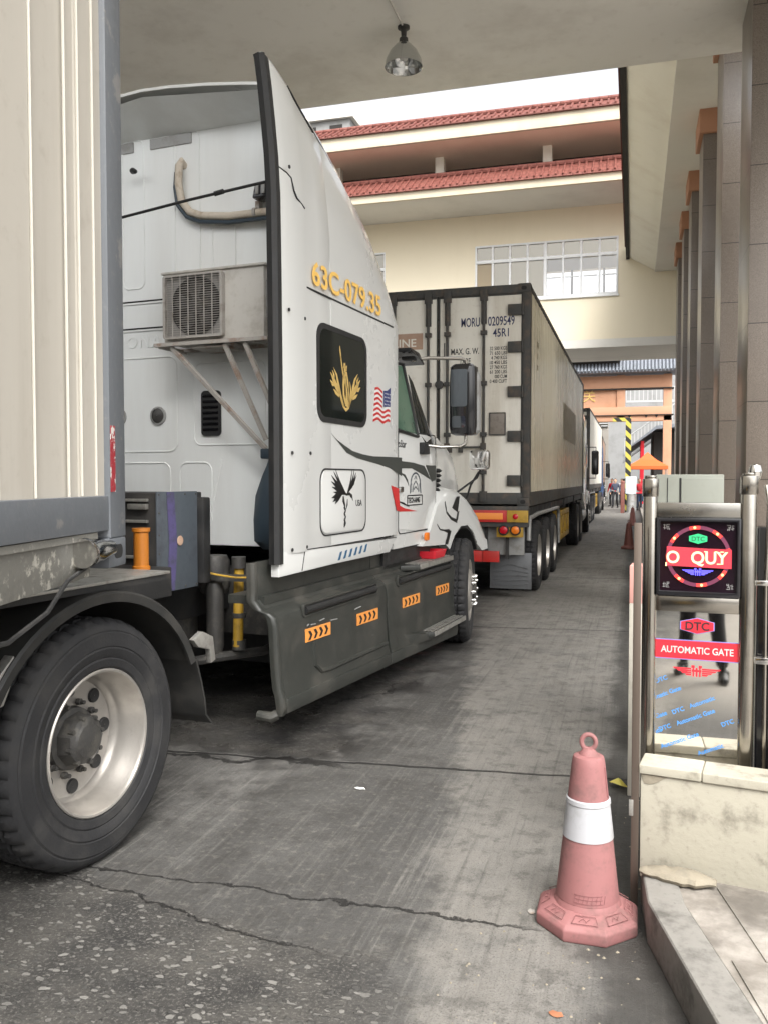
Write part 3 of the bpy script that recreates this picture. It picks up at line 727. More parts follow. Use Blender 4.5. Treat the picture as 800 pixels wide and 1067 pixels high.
flat(stp, .0045, M['white'], 'star', fr_)
# swooshes
flat([[(2.376, 1.904), (2.46, 1.868), (2.571, 1.837), (2.72, 1.80), (2.906, 1.781), (3.1, 1.772), (3.28, 1.775), (3.69, 1.777), (3.69, 1.628), (3.55, 1.665), (3.414, 1.692), (3.2, 1.715), (3.026, 1.731), (2.8, 1.752), (2.624, 1.784)]], .0015, M['dkgreen'], 'swoosh_decal')
flat([[(3.455, 1.557), (3.621, 1.531), (3.641, 1.413), (3.66, 1.352), (3.58, 1.357)]], .0018, M['red'], 'red_decal')
lettering('63C-079.35', .205, (.012, 2.085, 2.812), (R(90 - 2.2), 0, R(90)), M['goldtext'], T, sx=1.16, bold=.0035, spacing=1.02)
bm_ = []
for i in range(6):
    a = 2.50 + i * .088
    bm_.append(blob([(a - .03, 1.065 + i * .004), (a - .005, 1.075 + i * .004), (a + .012, 1.105 + i * .004), (a + .035, 1.118 + i * .004)], [.003, .014, .014, .002]))
flat(bm_, .0046, M['bluevin'], 'blue_decal', lfo)

# day cab
def cab_ring(a, zt, xb, zb=1.05):
    xg = -.22
    zs = min(2.0, zt - .03)
    k = max(0, min(1, (zt - 2.0) / .7))
    half = [(xb, zb), (xb, 1.4), (xb, zs * .6 + 1.4 * .4), (xb, zs), (xb - .10 * k, zs + (zt - zs) * .55), (xb - .15 * k - .02, zs + (zt - zs) * .88), (xb - .25 * k - .06, zt - .01), (-.8, zt + .015 * k), (CX, zt + .02 * k)]
    return [(x, a, z) for x, z in half] + [(2 * CX - x, a, z) for x, z in half[-2::-1]]
dc = MB(); dc.loft([cab_ring(3.60, 2.95, -.035), cab_ring(3.85, 2.88, -.035), cab_ring(4.10, 2.74, -.035), cab_ring(4.22, 2.66, -.04), cab_ring(4.72, 1.98, -.06), cab_ring(4.85, 1.93, -.09), cab_ring(4.95, 1.9, -.12)])
dco = dc.build('cab', M['cab'], T, ang=30)
# door with window, vent window and seam
dr = MB(); frame2d(rrect(3.70, 4.66, 1.16, 2.0, .05), rrect(3.708, 4.652, 1.168, 1.992, .045), 'x', -.036, -.031, dr)
do = MB(); do.prism([(3.712, 1.2), (4.1, 1.172), (4.6, 1.172), (4.648, 1.23), (4.648, 1.86), (4.60, 1.965), (4.4, 1.99), (3.712, 1.99)], 'x', -.05, -.0285)
door = do.build('door', M['cab'], T, bevel=.006); dr.build('seam', M['seam'], door)
def glass_pts(lst, x0): return lst
gw = MB(); gw.add([(-.026, 3.66, 2.01), (-.026, 4.13, 1.985), (-.135, 4.06, 2.555), (-.135, 3.66, 2.53)], [(0, 1, 2, 3)])
gw.add([(-.06, 3.66, 2.01), (-.06, 4.13, 1.985), (-.16, 4.06, 2.555), (-.16, 3.66, 2.53)], [(3, 2, 1, 0)])
gwo = gw.build('door_window', M['cabglass'], door, flat=True)
fr = MB(); fr.tube([(-.022, 3.66, 1.995), (-.022, 4.14, 1.965), (-.132, 4.075, 2.57), (-.132, 3.66, 2.55)], .016, 8); fr.build('frame', M['black'], gwo)
qw = MB(); qw.prism([(4.20, 2.50), (4.28, 2.44), (4.56, 1.95), (4.545, 1.885), (4.40, 1.895), (4.24, 1.98)], 'x', -.003, .003)
qo = qw.build('vent_window', M['glass'], door, bevel=.001)
for v in qo.data.vertices: v.co.x += -.026 - .19 * max(0, (v.co.z - 1.95))
vis = MB(); vis.prism([(3.95, 2.655), (4.15, 2.635), (4.30, 2.585), (4.31, 2.60), (4.17, 2.675), (3.95, 2.69)], 'x', -.24, -.02)
vis.build('sun_visor', M['blackgloss'], T, bevel=.01)
ws = MB(); ws.add([(-.42, 4.29, 2.60), (-2.02, 4.29, 2.60), (-2.10, 4.74, 1.99), (-.34, 4.74, 1.99)], [(0, 1, 2, 3)]); wso = ws.build('windscreen', M['glass'], T, flat=True)
lettering('ProStar', .085, (-.027, 3.60, 1.862), SIDE, M['ink'], door, shear=.25, bold=.001)
flat([[(3.70, 1.753), (4.047, 1.744), (4.328, 1.720), (4.50, 1.600), (4.28, 1.645), (4.002, 1.695), (3.70, 1.692)], [(4.36, 1.728), (4.640, 1.728), (4.644, 1.60), (4.528, 1.583)],
      blob([(3.735, 1.656), (3.84, 1.632), (3.90, 1.59), (3.93, 1.55)], [.002, .012, .010, .001])], -.027, M['dkgreen'], 'swoosh_decal', door)
flat([[(3.71, 1.395), (3.82, 1.37), (4.14, 1.335), (3.71, 1.345)]], -.027, M['red'], 'red_decal', door)
flat([blob([(3.66, 1.43), (3.80, 1.41), (3.95, 1.375)], [.002, .008, .001])], -.0255, M['ink'], 'thin_stripe', door)
# arched badge outline with plate
bo = [(3.96, 1.487)] + [(3.96, 1.55)] + [(4.10 + .13 * math.cos(R(180 - k * 20)), 1.565 + .10 * math.sin(R(180 - k * 20))) for k in range(10)] + [(4.24, 1.487)]
bi = [(4.10 + (x - 4.10) * .88, 1.487 + (z - 1.487) * .92) for x, z in bo]
flat([bo + bi[::-1]], -.027, M['boxpaint'], 'badge_outline', door)
bb = [blob([(4.03, 1.50), (4.05, 1.56), (4.10, 1.59), (4.15, 1.56), (4.17, 1.50)], [.006] * 5), blob([(4.06, 1.52), (4.10, 1.545), (4.14, 1.52)], [.005] * 3), blob([(4.07, 1.605), (4.10, 1.635), (4.13, 1.605)], [.005] * 3),
      blob([(4.0, 1.50), (4.0, 1.57)], [.004] * 2), blob([(4.2, 1.50), (4.2, 1.57)], [.004] * 2)]
flat(bb, -.027, M['boxpaint'], 'badge_figure', door)
frame_p = MB(); frame2d(rrect(3.89, 4.28, 1.385, 1.475, .015), rrect(3.905, 4.265, 1.395, 1.465, .01), 'x', -.0275, -.0262, frame_p); frame_p.build('badge_plate', M['ink'], door)
lettering('TECH-ANG', .062, (-.027, 3.912, 1.41), SIDE, M['ink'], door, sx=.95, bold=.002)
hd = MB(); hd.prism(rrect(3.70, 3.77, 1.50, 1.545, .015), 'x', -.03, -.01); hd.build('door_handle', M['chrome'], door, bevel=.003)
# hood
def hood_ring(a, zt, hw, zb):
    half = [(CX + hw, zb), (CX + hw, zt - .28), (CX + hw - .02, zt - .14), (CX + hw - .09, zt - .04), (CX + hw * .6, zt), (CX, zt + .02)]
    return [(x, a, z) for x, z in half] + [(2 * CX - x, a, z) for x, z in half[-2::-1]]
ho = MB(); ho.loft([hood_ring(4.74, 1.99, 1.16, 1.1), hood_ring(5.0, 2.04, 1.08, 1.05), hood_ring(5.3, 2.07, 1.0, .9), hood_ring(5.7, 2.07, .95, .8), hood_ring(6.1, 1.98, .92, .7), hood_ring(6.4, 1.78, .88, .65), hood_ring(6.62, 1.52, .80, .6), hood_ring(6.78, 1.25, .7, .55)])
hoo = ho.build('hood', M['cab'], T, ang=45)
gl = MB(); gl.prism(rrect(CX - .55, CX + .55, .65, 1.4, .08), 'y', 6.76, 6.81); gl.build('radiator_grille', M['chrome'], hoo, bevel=.01)
# fenders
def fender_outline(dz, sh=0.):
    o_ = [(4.22, 1.03), (4.42, 1.16), (4.60, 1.36), (4.80, 1.50 - dz), (5.05, 1.535 - dz), (5.35, 1.515 - dz), (5.70, 1.42 - dz), (6.0, 1.28 - dz), (6.22, 1.12 - dz), (6.35, .95), (6.38, .85)]
    arch = [(6.14, .85)] + [(5.47 + .655 * math.cos(R(t)), .50 + .655 * math.sin(R(t))) for t in (40, 60, 80, 100, 120, 137)] + [(4.86, 1.00)]
    return o_ + arch
for s in (1, -1):
    fd = MB(); rings = []
    for x, dz, sc_f in ((.0, .14, 1), (-.012, .07, 1), (-.05, .02, 1), (-.12, 0, 1), (-.30, -.01, 1), (-.42, -.01, 1)):
        pts = fender_outline(dz)
        rings.append([((x if s > 0 else 2 * CX - x), p[0], p[1]) for p in pts])
    fd.loft(rings); fo = fd.build('fender', M['cab'], T, ang=50)
    if s > 0:
        flat([[(5.05, 1.335), (5.24, 1.285), (5.30, 1.44), (5.20, 1.44)], blob([(4.83, 1.40), (4.88, 1.30), (5.03, 1.235), (5.22, 1.20)], [.012, .012, .014, .018]), [(5.17, 1.20), (5.24, 1.21), (5.29, 1.30), (5.23, 1.29)],
              blob([(4.60, 1.20), (4.68, 1.15), (4.80, 1.135), (4.95, 1.12), (5.0, 1.09)], [.004, .006, .007, .02, .03]), [(4.93, 1.12), (5.03, 1.12), (4.93, 1.00), (4.83, 1.00)]], .0015, M['ink'], 'fender_stripe', fo)
        tsl = MB(); tsl.prism(rrect(4.27, 4.36, 1.075, 1.145, .02), 'x', -.01, .012); tsl.build('turn_signal', M['lens_o'], fo, bevel=.005)
for s in (1, -1):
    li = MB(); arc_o = [(5.47 + .653 * math.cos(R(t)), .50 + .653 * math.sin(R(t))) for t in range(36, 150, 6)]; arc_i = [(5.47 + .625 * math.cos(R(t)), .50 + .625 * math.sin(R(t))) for t in range(36, 150, 6)]
    li.prism(arc_o + arc_i[::-1], 'x', *sorted(((-.012 if s > 0 else 2 * CX + .012), (-.45 if s > 0 else 2 * CX + .45)))); li.build('wheel_arch_liner', M['black'], T, ang=40)
# cowl joint with black rubber bellows
bw_ = MB()
for i in range(6): bw_.lathe([(.02, -.02), (.045, 0), (.02, .02)], c=(-.10, 4.86 + i * .012, 1.46 + i * .045), axis='z', seg=10, cap=True)
bw_.build('rubber_bellows', M['black'], T)
# big mirror with two arms
mb_ = MB(); x0, x1 = .13, .33
prof_m = rrect(.16, .395, 4.40, 4.58, .055, 4)
mm = MB(); rings = []
for z, k in ((1.985, .6), (2.0, .9), (2.06, 1), (2.5, 1), (2.575, .96), (2.60, .7)):
    rings.append([(.2775 + (x - .2775) * k, 4.48 + (y - 4.48) * k, z) for x, y in prof_m])
mm.loft(rings); mir = mm.build('mirror', M['blackgloss'], T, ang=40)
mg = MB(); mg.prism(rrect(.185, .335, 2.23, 2.55, .02), 'y', 4.392, 4.397); mg.prism(rrect(.20, .32, 2.05, 2.15, .02), 'y', 4.392, 4.397); mg.build('mirror_glass', mat('dark_mirror', (.10, .11, .12), .06, 1.0), mir)
mc = MB(); rings = []
for z, k in ((1.99, .7), (2.03, 1), (2.5, 1), (2.585, .7)):
    rings.append([(.30 + (x - .2775) * k * .92, 4.535 + (y - 4.48) * k * .7, z) for x, y in prof_m])
mc.loft(rings); mc.build('mirror_back', M['greybox'], mir)
ar = MB(); ar.tube([(-.10, 4.2, 2.62), (.02, 4.3, 2.645), (.26, 4.46, 2.65), (.295, 4.48, 2.635), (.30, 4.49, 2.58)], .016); ar.tube([(-.03, 4.30, 1.90), (.10, 4.4, 1.885), (.26, 4.46, 1.89), (.295, 4.48, 1.91), (.30, 4.485, 2.0)], .015)
ar.build('mirror_arm', M['steel'], mir)
mbp = MB(); mbp.obox((-.02, 4.28, 1.87), (.07, .16, .10)); mbp.obox((-.11, 4.2, 2.64), (.12, .14, .05)); mbp.build('mirror_bracket', M['black'], mir, bevel=.015)
ant = MB(); ant.tube([(.13, 4.4, 2.66), (.13, 4.4, 2.78)], .006, 6); ant.build('antenna', M['black'], mir)
# hood mirror
hm = MB(); hm.prism(rrect(.02, .22, 1.70, 1.90, .04), 'y', 5.56, 5.64); hmo = hm.build('hood_mirror', M['chrome'], T, bevel=.02)
hg = MB(); hg.prism(rrect(.035, .205, 1.715, 1.885, .03), 'y', 5.548, 5.558); hg.build('mirror_glass', M['chrome'], hmo, bevel=.004)
ha = MB(); ha.tube([(.12, 5.62, 1.70), (.08, 5.64, 1.62), (-.08, 5.45, 1.47)], .011); ha.tube([(.10, 5.64, 1.68), (.0, 5.70, 1.55), (-.05, 5.72, 1.41)], .011); ha.build('mirror_arm', M['black'], hmo)

# side skirts
def skirt_prof(x_top=-.085):
    return [(x_top, 1.13), (-.085, .98), (-.09, .91), (-.045, .86), (.005, .845), (.034, .82), (.046, .77), (.048, .70), (.052, .55), (.060, .42), (.075, .36), (.082, .30), (.066, .255)]
def skirt(s, a0, a1, zsh0, zsh1, name, steps=None):
    mb = MB(); rings = []
    N_ = 10
    for i in range(N_ + 1):
        a = a0 + (a1 - a0) * i / N_; dz = zsh0 + (zsh1 - zsh0) * i / N_
        o_ = [(x, a + (.05 * (.9 - z) if i == 0 else 0), z + dz * max(0, (.9 - z) / .6)) for x, z in skirt_prof()]
        i_ = [(x - .022, y, z) for x, y, z in reversed(o_)]
        rings.append([(x if s > 0 else 2 * CX - x, y, z) for x, y, z in o_ + i_])
    mb.loft(rings)
    return mb.build(name, M['skirt'], T, bevel=.003, ang=50)
for s in (1, -1):
    sk1 = skirt(s, 1.52, 3.24, 0, -.05, 'side_skirt'); sk2 = skirt(s, 3.252, 5.0, -.05, -.11, 'side_skirt')
    if s > 0: SK = (sk1, sk2)
SK[0]['label'] = 'rear skirt panel ahead of the drive wheel'; SK[1]['label'] = 'front skirt panel carrying the steps'
# flared rear lip
lip = MB(); rings = []
pr = skirt_prof()
o_ = [(x - (.0 if z > .5 else 0), z) for x, z in pr]
for a, ex_ in ((1.575, .0), (1.55, .012), (1.525, .010), (1.515, -.01)):
    rings.append([(x + ex_, a + .05 * (.9 - z), z) for x, z in o_] + [(x + ex_ - .03, a + .05 * (.9 - z), z) for x, z in reversed(o_)])
lip.loft(rings); lip.build('skirt_lip', M['skirt'], SK[0], bevel=.004)
ft = MB(); ft.tube([(.06, 1.53, .275), (.03, 1.51, .26), (-.05, 1.50, .27)], [.03, .032, .026], 10); ft.build('skirt_foot', M['skirt'], SK[0])
# bottom trim strip
bt = MB(); bt.prism([(1.60, .262), (3.24, .212), (3.24, .300), (1.60, .35)], 'x', .050, .090); bt.build('bottom_trim', M['skirt'], SK[0], bevel=.012)
bt = MB(); bt.prism([(3.255, .212), (4.95, .152), (4.95, .24), (3.255, .30)], 'x', .050, .090); bt.build('bottom_trim', M['skirt'], SK[1], bevel=.012)
# recessed slot: raised rounded rim with dark bar inside
for k, (a0, a1, sk) in enumerate(((1.87, 3.05, SK[0]), (3.47, 4.86, SK[1]))):
    rm = MB(); frame2d(rrect(a0, a1, .770, .855, .02, 3), rrect(a0 + .02, a1 - .02, .782, .843, .015, 3), 'x', .030, .054, rm); ro = rm.build('slot_rim', M['skirt'], sk, bevel=.004)
    inb = MB(); inb.tube([(.046, a0 + .03, .812), (.046, a1 - .03, .812)], .024, 10); inb.build('slot_bar', M['black'], ro)
# raised pressing on the rear panel
rp = MB(); rp.tube([(.050, 2.0, .60), (.054, 2.02, .46), (.056, 2.10, .405), (.058, 2.2, .395), (.056, 3.22, .38)], .018, 8); rp.build('moulded_ridge', M['skirt'], SK[0])
# arrow reflectors
for i, (a0, a1, zc, sk) in enumerate(((1.90, 2.25, .652, SK[0]), (2.68, 3.06, .63, SK[0]), (3.58, 3.98, .626, SK[1]), (4.42, 4.79, .618, SK[1]))):
    an = MB(); an.prism([(a0, zc - .036), (a1, zc - .044), (a1, zc + .036), (a0, zc + .044)], 'x', .046, .0535)
    ao = an.build('reflector', M['reflector'], sk)
    ps = []
    for j in range(4):
        c0 = a0 + .03 + j * (a1 - a0 - .05) / 4
        ps.append([(c0, zc + .028), (c0 + .03, zc + .028), (c0 + .058, zc), (c0 + .03, zc - .028), (c0, zc - .028), (c0 + .028, zc)])
    mbp = MB()
    for p in ps: mbp.prism(p, 'x', .0545, .0557)
    mbp.build('arrow_mark', M['ink'], ao, flat=True)
scr = [blob([(2.62 + random.random() * .16, .95 + random.random() * .03), (2.66 + random.random() * .16, .955 + random.random() * .03)], [.003, .002]) for _ in range(7)]
mbp = MB(); [mbp.prism([(p[0], p[1]) for p in q], 'x', -.0, .0) for q in []]
scf = MB()
random.seed(5)
for _ in range(16):
    a0 = random.uniform(1.9, 3.1); z0 = random.choice((.93, .955, .70, .50, .34)) + random.uniform(-.02, .02); ln = random.uniform(.02, .11)
    xo = .052 if z0 < .8 else -.088
    if z0 > .8: continue
    scf.tube([(xo - .004 + .012 * (.7 - z0), a0, z0), (xo - .004 + .012 * (.7 - z0), a0 + ln, z0 + random.uniform(-.012, .012))], .0045, 5)
tag(scf.build('scuff_marks', M['greybox'], SK[0]), kind='stuff')
# steps
def step(a0, a1, z, x_out, parent):
    mb = MB(); mb.prism([(a0 + .05, -.05), (a0 + .16, x_out), (a1 - .02, x_out), (a1, -.05)], 'z', z - .045, z)
    mb2 = MB(); mb2.v = [(y, x, zz_) for (x, y, zz_) in mb.v]; mb2.f = mb.f; mb2.mi = mb.mi
    so = mb2.build('step', M['skirt'], parent, bevel=.01)
    tb = MB()
    for q in range(4):
        xx = x_out - .025 - q * .033
        tb.box(xx - .011, xx + .011, a0 + .17, a1 - .05, z + .0005, z + .009)
    tb.build('tread_plate', M['alu'], so, bevel=.002)
    nd = MB(); nd.box(x_out - .002, x_out + .010, a0 + .17, a1 - .03, z - .036, z + .004); nd.build('step_edge', M['alu'], so, bevel=.003)
    return so
step(3.75, 4.86, .90, .075, SK[1]); step(3.85, 4.95, .335, .17, SK[1])
sup = MB(); sup.loft([[(.05, 3.55, .38), (.05, 3.55, .28), (.055, 3.56, .28), (.055, 3.56, .38)], [(.05, 3.9, .36), (.05, 3.9, .26), (.12, 3.95, .27), (.12, 3.95, .33)], [(.05, 4.2, .32), (.05, 4.2, .25), (.165, 4.2, .27), (.165, 4.2, .31)]]); sup.build('step_support', M['skirt'], SK[1], bevel=.01)
pnl = MB(); pnl.box(-.3, -.06, 1.6, 4.9, .88, .93); pnl.build('tank_cover', M['skirt'], T)
dkx = MB(); dkx.box(-.14, -.06, 3.45, 4.3, .9, 1.16); dkx.build('sill_panel', M['black'], T)

# chassis
ch = MB()
for x in (-.80, -1.64): ch.box(x - .04, x + .04, -2.0, 6.3, .72, 1.0)
for a in (-1.8, -.5, 1.0, 2.4, 3.8, 5.2): ch.box(-1.6, -.84, a - .06, a + .06, .76, .96)
ch.box(-2.1, -.34, 2.6, 4.6, .3, .82)
cho = ch.build('chassis_frame', M['chassis'], T, bevel=.006)
fw5 = MB(); fw5.prism(rrect(-1.68, -.76, -1.3, -.2, .2), 'z', 1.08, 1.17); fw5.build('fifth_wheel', M['chassis'], cho, bevel=.01)
ax = MB()
for a in (.15, -1.15): ax.tube([(-2.2, a, .507), (-.25, a, .507)], .09, 12); ax.lathe([(.01, -.2), (.2, -.14), (.24, 0), (.2, .14), (.01, .2)], c=(CX, a, .507), axis='y', seg=16)
ax.build('axle', M['chassis'], cho)
sp = MB()
for a in (.15, -1.15):
    for x in (-.72, -1.72): sp.lathe([(.1, .6), (.13, .66), (.11, .72), (.13, .8), (.1, .9)], c=(x, a + .35, 0), axis='z', seg=16, cap=True)
sp.build('air_spring', M['black'], cho)
for a in (.15, -1.15):
    wheel(T, -.012, a); wheel(T, -.36, a, detail=False); wheel(T, 2 * CX + .012, a, flip=True); wheel(T, 2 * CX + .36, a, flip=True, detail=False)
wheel(T, .06, 5.47, front=True, steer=R(11)); wheel(T, 2 * CX - .06, 5.47, front=True, flip=True, steer=R(11))
# box behind the cab
bx = MB(); bx.box(-1.95, -.452, 1.13, 1.56, 1.0, 1.53); bxo = bx.build('equipment_box', M['chassis'], T, bevel=.006)
sp_ = MB(); sp_.box(-.450, -.442, 1.12, 1.50, .985, 1.535); spo = sp_.build('side_plate', M['boxpaint'], bxo, bevel=.002)
sp_ = MB(); sp_.add([(-.4395, 1.20, .99), (-.4395, 1.275, .99), (-.4395, 1.30, 1.25), (-.4395, 1.275, 1.532), (-.4395, 1.205, 1.532), (-.4395, 1.225, 1.25)], [(0, 1, 2, 3, 4, 5)]); sp_.build('violet_stripe', M['purple'], spo, flat=True)
sp_ = MB(); sp_.lathe([(.028, -.438), (.026, -.436), (.001, -.435)], c=(0, 1.325, 1.26), axis='x', seg=16); sp_.build('round_hole', M['brown'], spo)
sp_ = MB()
for a in (1.14, 1.24, 1.38, 1.485):
    for z in (1.0, 1.52): sp_.lathe([(.006, -.445), (.006, -.440), (.001, -.438)], c=(0, a, z), axis='x', seg=8)
for z in (1.1, 1.2, 1.3, 1.42): sp_.lathe([(.006, -.445), (.006, -.440), (.001, -.438)], c=(0, 1.14, z), axis='x', seg=8)
sp_.build('rivet', M['hub'], spo)
sp_ = MB()
for z in (1.49, 1.375, 1.18): sp_.box(-1.9, -.50, 1.108, 1.128, z - .008, z + .008)
sp_.box(-.62, -.50, 1.10, 1.128, 1.44, 1.47)
sp_.build('edge_bar', M['alu'], bxo, bevel=.003)
sp_ = MB(); sp_.box(-.455, -.40, 1.50, 1.575, 1.0, 1.50); sp_.build('rubber_strip', M['black'], bxo, bevel=.012)
oc = MB(); oc.lathe([(.001, 1.135), (.045, 1.135), (.045, 1.155), (.038, 1.16), (.038, 1.33), (.046, 1.335), (.046, 1.352), (.001, 1.352)], c=(-.40, 0.93, 0), axis='z', seg=20); oc.build('filler_cup', M['orange'], T)
dp = MB(); dp.box(-1.9, -.35, .62, 1.12, .98, 1.135); dp.build('deck_plate', M['chassis'], T, bevel=.005)
# things seen under the cab
tk = MB()
tk.tube([(-.42, 1.92, 1.06), (-.42, 1.90, .56)], .032, 12); tko = tk.build('shock_absorber', M['yellow'], T)
tk = MB(); tk.lathe([(.03, .52), (.05, .56), (.035, .60), (.04, .82), (.045, .84), (.035, .86), (.03, 1.04), (.05, 1.08)], c=(-.42, 1.92, 0), axis='z', seg=14, cap=True)
for z0, z1 in ((1.05, 1.12), (.54, .60), (.74, .77)): tk = MB(); tk.tube([(-.42, 1.915, z0), (-.42, 1.915, z1)], .045, 12); tk.build('shock_mount', M['hub'], tko)
at = MB()
for x, a, r_, z0, z1 in ((-.62, 1.95, .10, .88, 1.12), (-.56, 1.86, .055, .52, .96), (-.95, 2.0, .14, .5, .95)):
    at.lathe([(.001, z0), (r_ * .8, z0), (r_, z0 + .04), (r_, z1 - .04), (r_ * .8, z1), (.001, z1)], c=(x, a, 0), axis='z', seg=18)
at.tube([(-.75, 1.8, .45), (-.5, 1.85, .5), (-.35, 2.1, .5), (-.3, 2.5, .55)], .03, 8)
at.box(-.9, -.25, 2.35, 2.40, .55, 1.0); at.box(-.85, -.2, 1.80, 1.84, .98, 1.02)
at.build('air_tank', M['hub'], T)
yc = MB(); yc.tube([(-.5, 1.62, 1.06), (-.42, 1.66, 1.035), (-.30, 1.68, 1.02), (-.20, 1.70, 1.022)], .006, 6); yc.build('yellow_cable', M['yellow'], T)
# mudguard over the drive wheel
mgd = MB(); c_a, c_z = .13, .50; rings = []
for t in range(8, 173, 6):
    rr_ = .64 + .05 * abs(math.cos(R(t))) ** 2; ca, sa = math.cos(R(t)), math.sin(R(t))
    o_ = [(.035, rr_ - .045), (.040, rr_ - .01), (.03, rr_), (-.60, rr_ + .01), (-.60, rr_ - .01), (.01, rr_ - .018), (.022, rr_ - .045)]
    rings.append([(x, c_a + q * ca, c_z + q * sa) for x, q in o_])
rings = [r_ for i, r_ in enumerate(rings) if i >= 2]
mgd.loft(rings); mgo = mgd.build('mudguard', M['guard'], T, ang=40)
fp = MB(); fp.prism([(.80, .42), (.87, .44), (.93, .60), (.93, .72), (.84, .74), (.80, .70)], 'x', -.5, .01)
fp = MB()
rings = []
for a, z in ((.79, .73), (.83, .62), (.86, .52), (.87, .44), (.92, .385)):
    rings.append([(.02, a, z), (-.58, a, z), (-.58, a + .012, z), (.02, a + .012, z)])
fp.loft(rings); fp.build('mudflap', M['guard'], mgo, ang=50)
bk = MB(); bk.prism([(.76, .83), (.84, .86), (.93, .82), (.95, .70), (.91, .69), (.90, .76), (.80, .79)], 'x', .0, .03); bk.prism([(-.43, .90), (-.35, .97), (-.33, .93), (-.40, .80), (-.52, .78), (-.55, .86)], 'x', -.02, .025)
bk.build('mudguard_bracket', M['alu'], mgo, bevel=.004)
cp = MB(); cp.box(-.62, -.0, -.45, .62, 1.166, 1.178); cp.build('checker_plate', M['alu'], T, bevel=.002)
cp = MB(); cp.box(-.02, -.008, -.45, .60, 1.14, 1.1645); cp.build('plate_edge', M['chassis'], T)

# air conditioner on brackets
ac = MB(); ac.box(-1.06, -.31, 2.055, 2.30, 2.50, 2.95); aco = ac.build('air_conditioner', M['ac'], T, bevel=.012)
t_ = MB(); t_.box(-1.075, -.295, 2.04, 2.31, 2.945, 2.962); t_.build('lid', M['ac'], aco, bevel=.006)
t_ = MB(); t_.prism(rrect(-1.035, -.60, 2.525, 2.925, .02), 'y', 2.046, 2.054); t_.build('fan_recess', mat('recess_grey', (.26, .25, .235), .7), aco)
t_ = MB(); t_.lathe([(.182, 2.0455), (.001, 2.0450)], c=(-.80, 0, 2.725), axis='y', seg=40); t_.build('fan_opening', M['dark'], aco)
fc = (-.80, 2.725)
t_ = MB()
for k in range(5):
    a0 = k * 2 * PI / 5
    t_.add([(fc[0], 2.040, fc[1]), (fc[0] + .15 * math.cos(a0), 2.043, fc[1] + .15 * math.sin(a0)), (fc[0] + .17 * math.cos(a0 + .5), 2.037, fc[1] + .17 * math.sin(a0 + .5)), (fc[0] + .12 * math.cos(a0 + .8), 2.035, fc[1] + .12 * math.sin(a0 + .8))], [(0, 1, 2, 3)])
t_.lathe([(.055, 2.044), (.05, 2.032), (.001, 2.030)], c=(fc[0], 0, fc[1]), axis='y', seg=16)
t_.build('fan', M['hub'], aco)
t_ = MB(); t_.lathe([(.185, 2.046), (.19, 2.036), (.183, 2.030), (.178, 2.046)], c=(fc[0], 0, fc[1]), axis='y', seg=40); t_.build('fan_ring', M['black'], aco)
t_ = MB()
for i in range(27): z = 2.535 + i * .0148; t_.box(-1.03, -.605, 2.018, 2.021, z, z + .0026)
for i in range(8): x = -1.03 + i * .0603; t_.box(x, x + .005, 2.013, 2.018, 2.53, 2.92)
frame2d(rrect(-1.042, -.592, 2.518, 2.932, .02), rrect(-1.028, -.606, 2.532, 2.918, .015), 'y', 2.014, 2.056, t_)
t_.build('grille', M['acslat'], aco)
t_ = MB(); t_.box(-.309, -.290, 2.08, 2.28, 2.62, 2.86); t_.lathe([(.014, -.29), (.014, -.26), (.001, -.259)], c=(0, 2.12, 2.72), axis='x', seg=10); t_.lathe([(.011, -.29), (.011, -.25), (.001, -.249)], c=(0, 2.20, 2.67), axis='x', seg=10); t_.build('valve_cover', M['greybox'], aco, bevel=.006)
t_ = MB()
def angle_iron(p, q, w_=.018): t_.tube([p, q], w_, 4)
t_.box(-1.12, -.27, 2.02, 2.05, 2.475, 2.498); t_.box(-1.12, -.27, 2.29, 2.32, 2.475, 2.498)
for x in (-1.09, -.60, -.36): t_.box(x - .015, x + .015, 2.05, 2.33, 2.468, 2.492)
angle_iron((-1.0, 2.05, 2.47), (-.36, 2.16, 1.80)); angle_iron((-.595, 2.05, 2.47), (-.38, 2.20, 1.86)); angle_iron((-.445, 2.05, 2.47), (-.22, 2.15, 1.88)); angle_iron((-.34, 2.28, 2.4), (-.33, 2.28, 1.8))
t_.box(-.85, -.60, 2.05, 2.30, 2.455, 2.466)
t_.build('support_bracket', M['bracket'], aco, flat=True)
t_ = MB(); t_.box(-.37, -.10, 2.10, 2.20, 1.735, 1.80); t_.build('bracket_clamp', M['navy'], T, bevel=.01)
# hose run
t_ = MB(); t_.tube([(-1.085, 2.34, 3.75), (-1.085, 2.30, 3.775), (-1.095, 2.285, 3.74), (-1.10, 2.285, 3.62), (-1.075, 2.285, 3.50), (-1.01, 2.285, 3.42), (-.92, 2.285, 3.385), (-.70, 2.28, 3.355), (-.40, 2.26, 3.345), (-.20, 2.24, 3.34)], .026, 12)
hs_ = t_.build('insulated_hose', M['hose'], T)
t_ = MB(); t_.tube([(-1.12, 2.29, 3.70), (-1.13, 2.29, 3.6), (-1.11, 2.285, 3.48), (-1.035, 2.285, 3.39), (-.93, 2.28, 3.345), (-.7, 2.28, 3.315), (-.40, 2.26, 3.305), (-.20, 2.24, 3.31)], .014, 8)
t_.build('drain_hose', M['navy'], hs_)
t_ = MB(); t_.tube([(-.50, 2.262, 3.35), (-.478, 2.262, 3.35)], .032, 12); t_.box(-.50, -.47, 2.28, 2.33, 3.32, 3.43); t_.build('hose_clip', M['bracket'], hs_)
t_ = MB(); t_.prism([(-.49, 3.43), (-.47, 3.52), (-.30, 3.545), (-.26, 3.43)], 'y', 2.22, 2.33); wlo = t_.build('work_lamp', M['blackgloss'], T, bevel=.012)
t_ = MB()
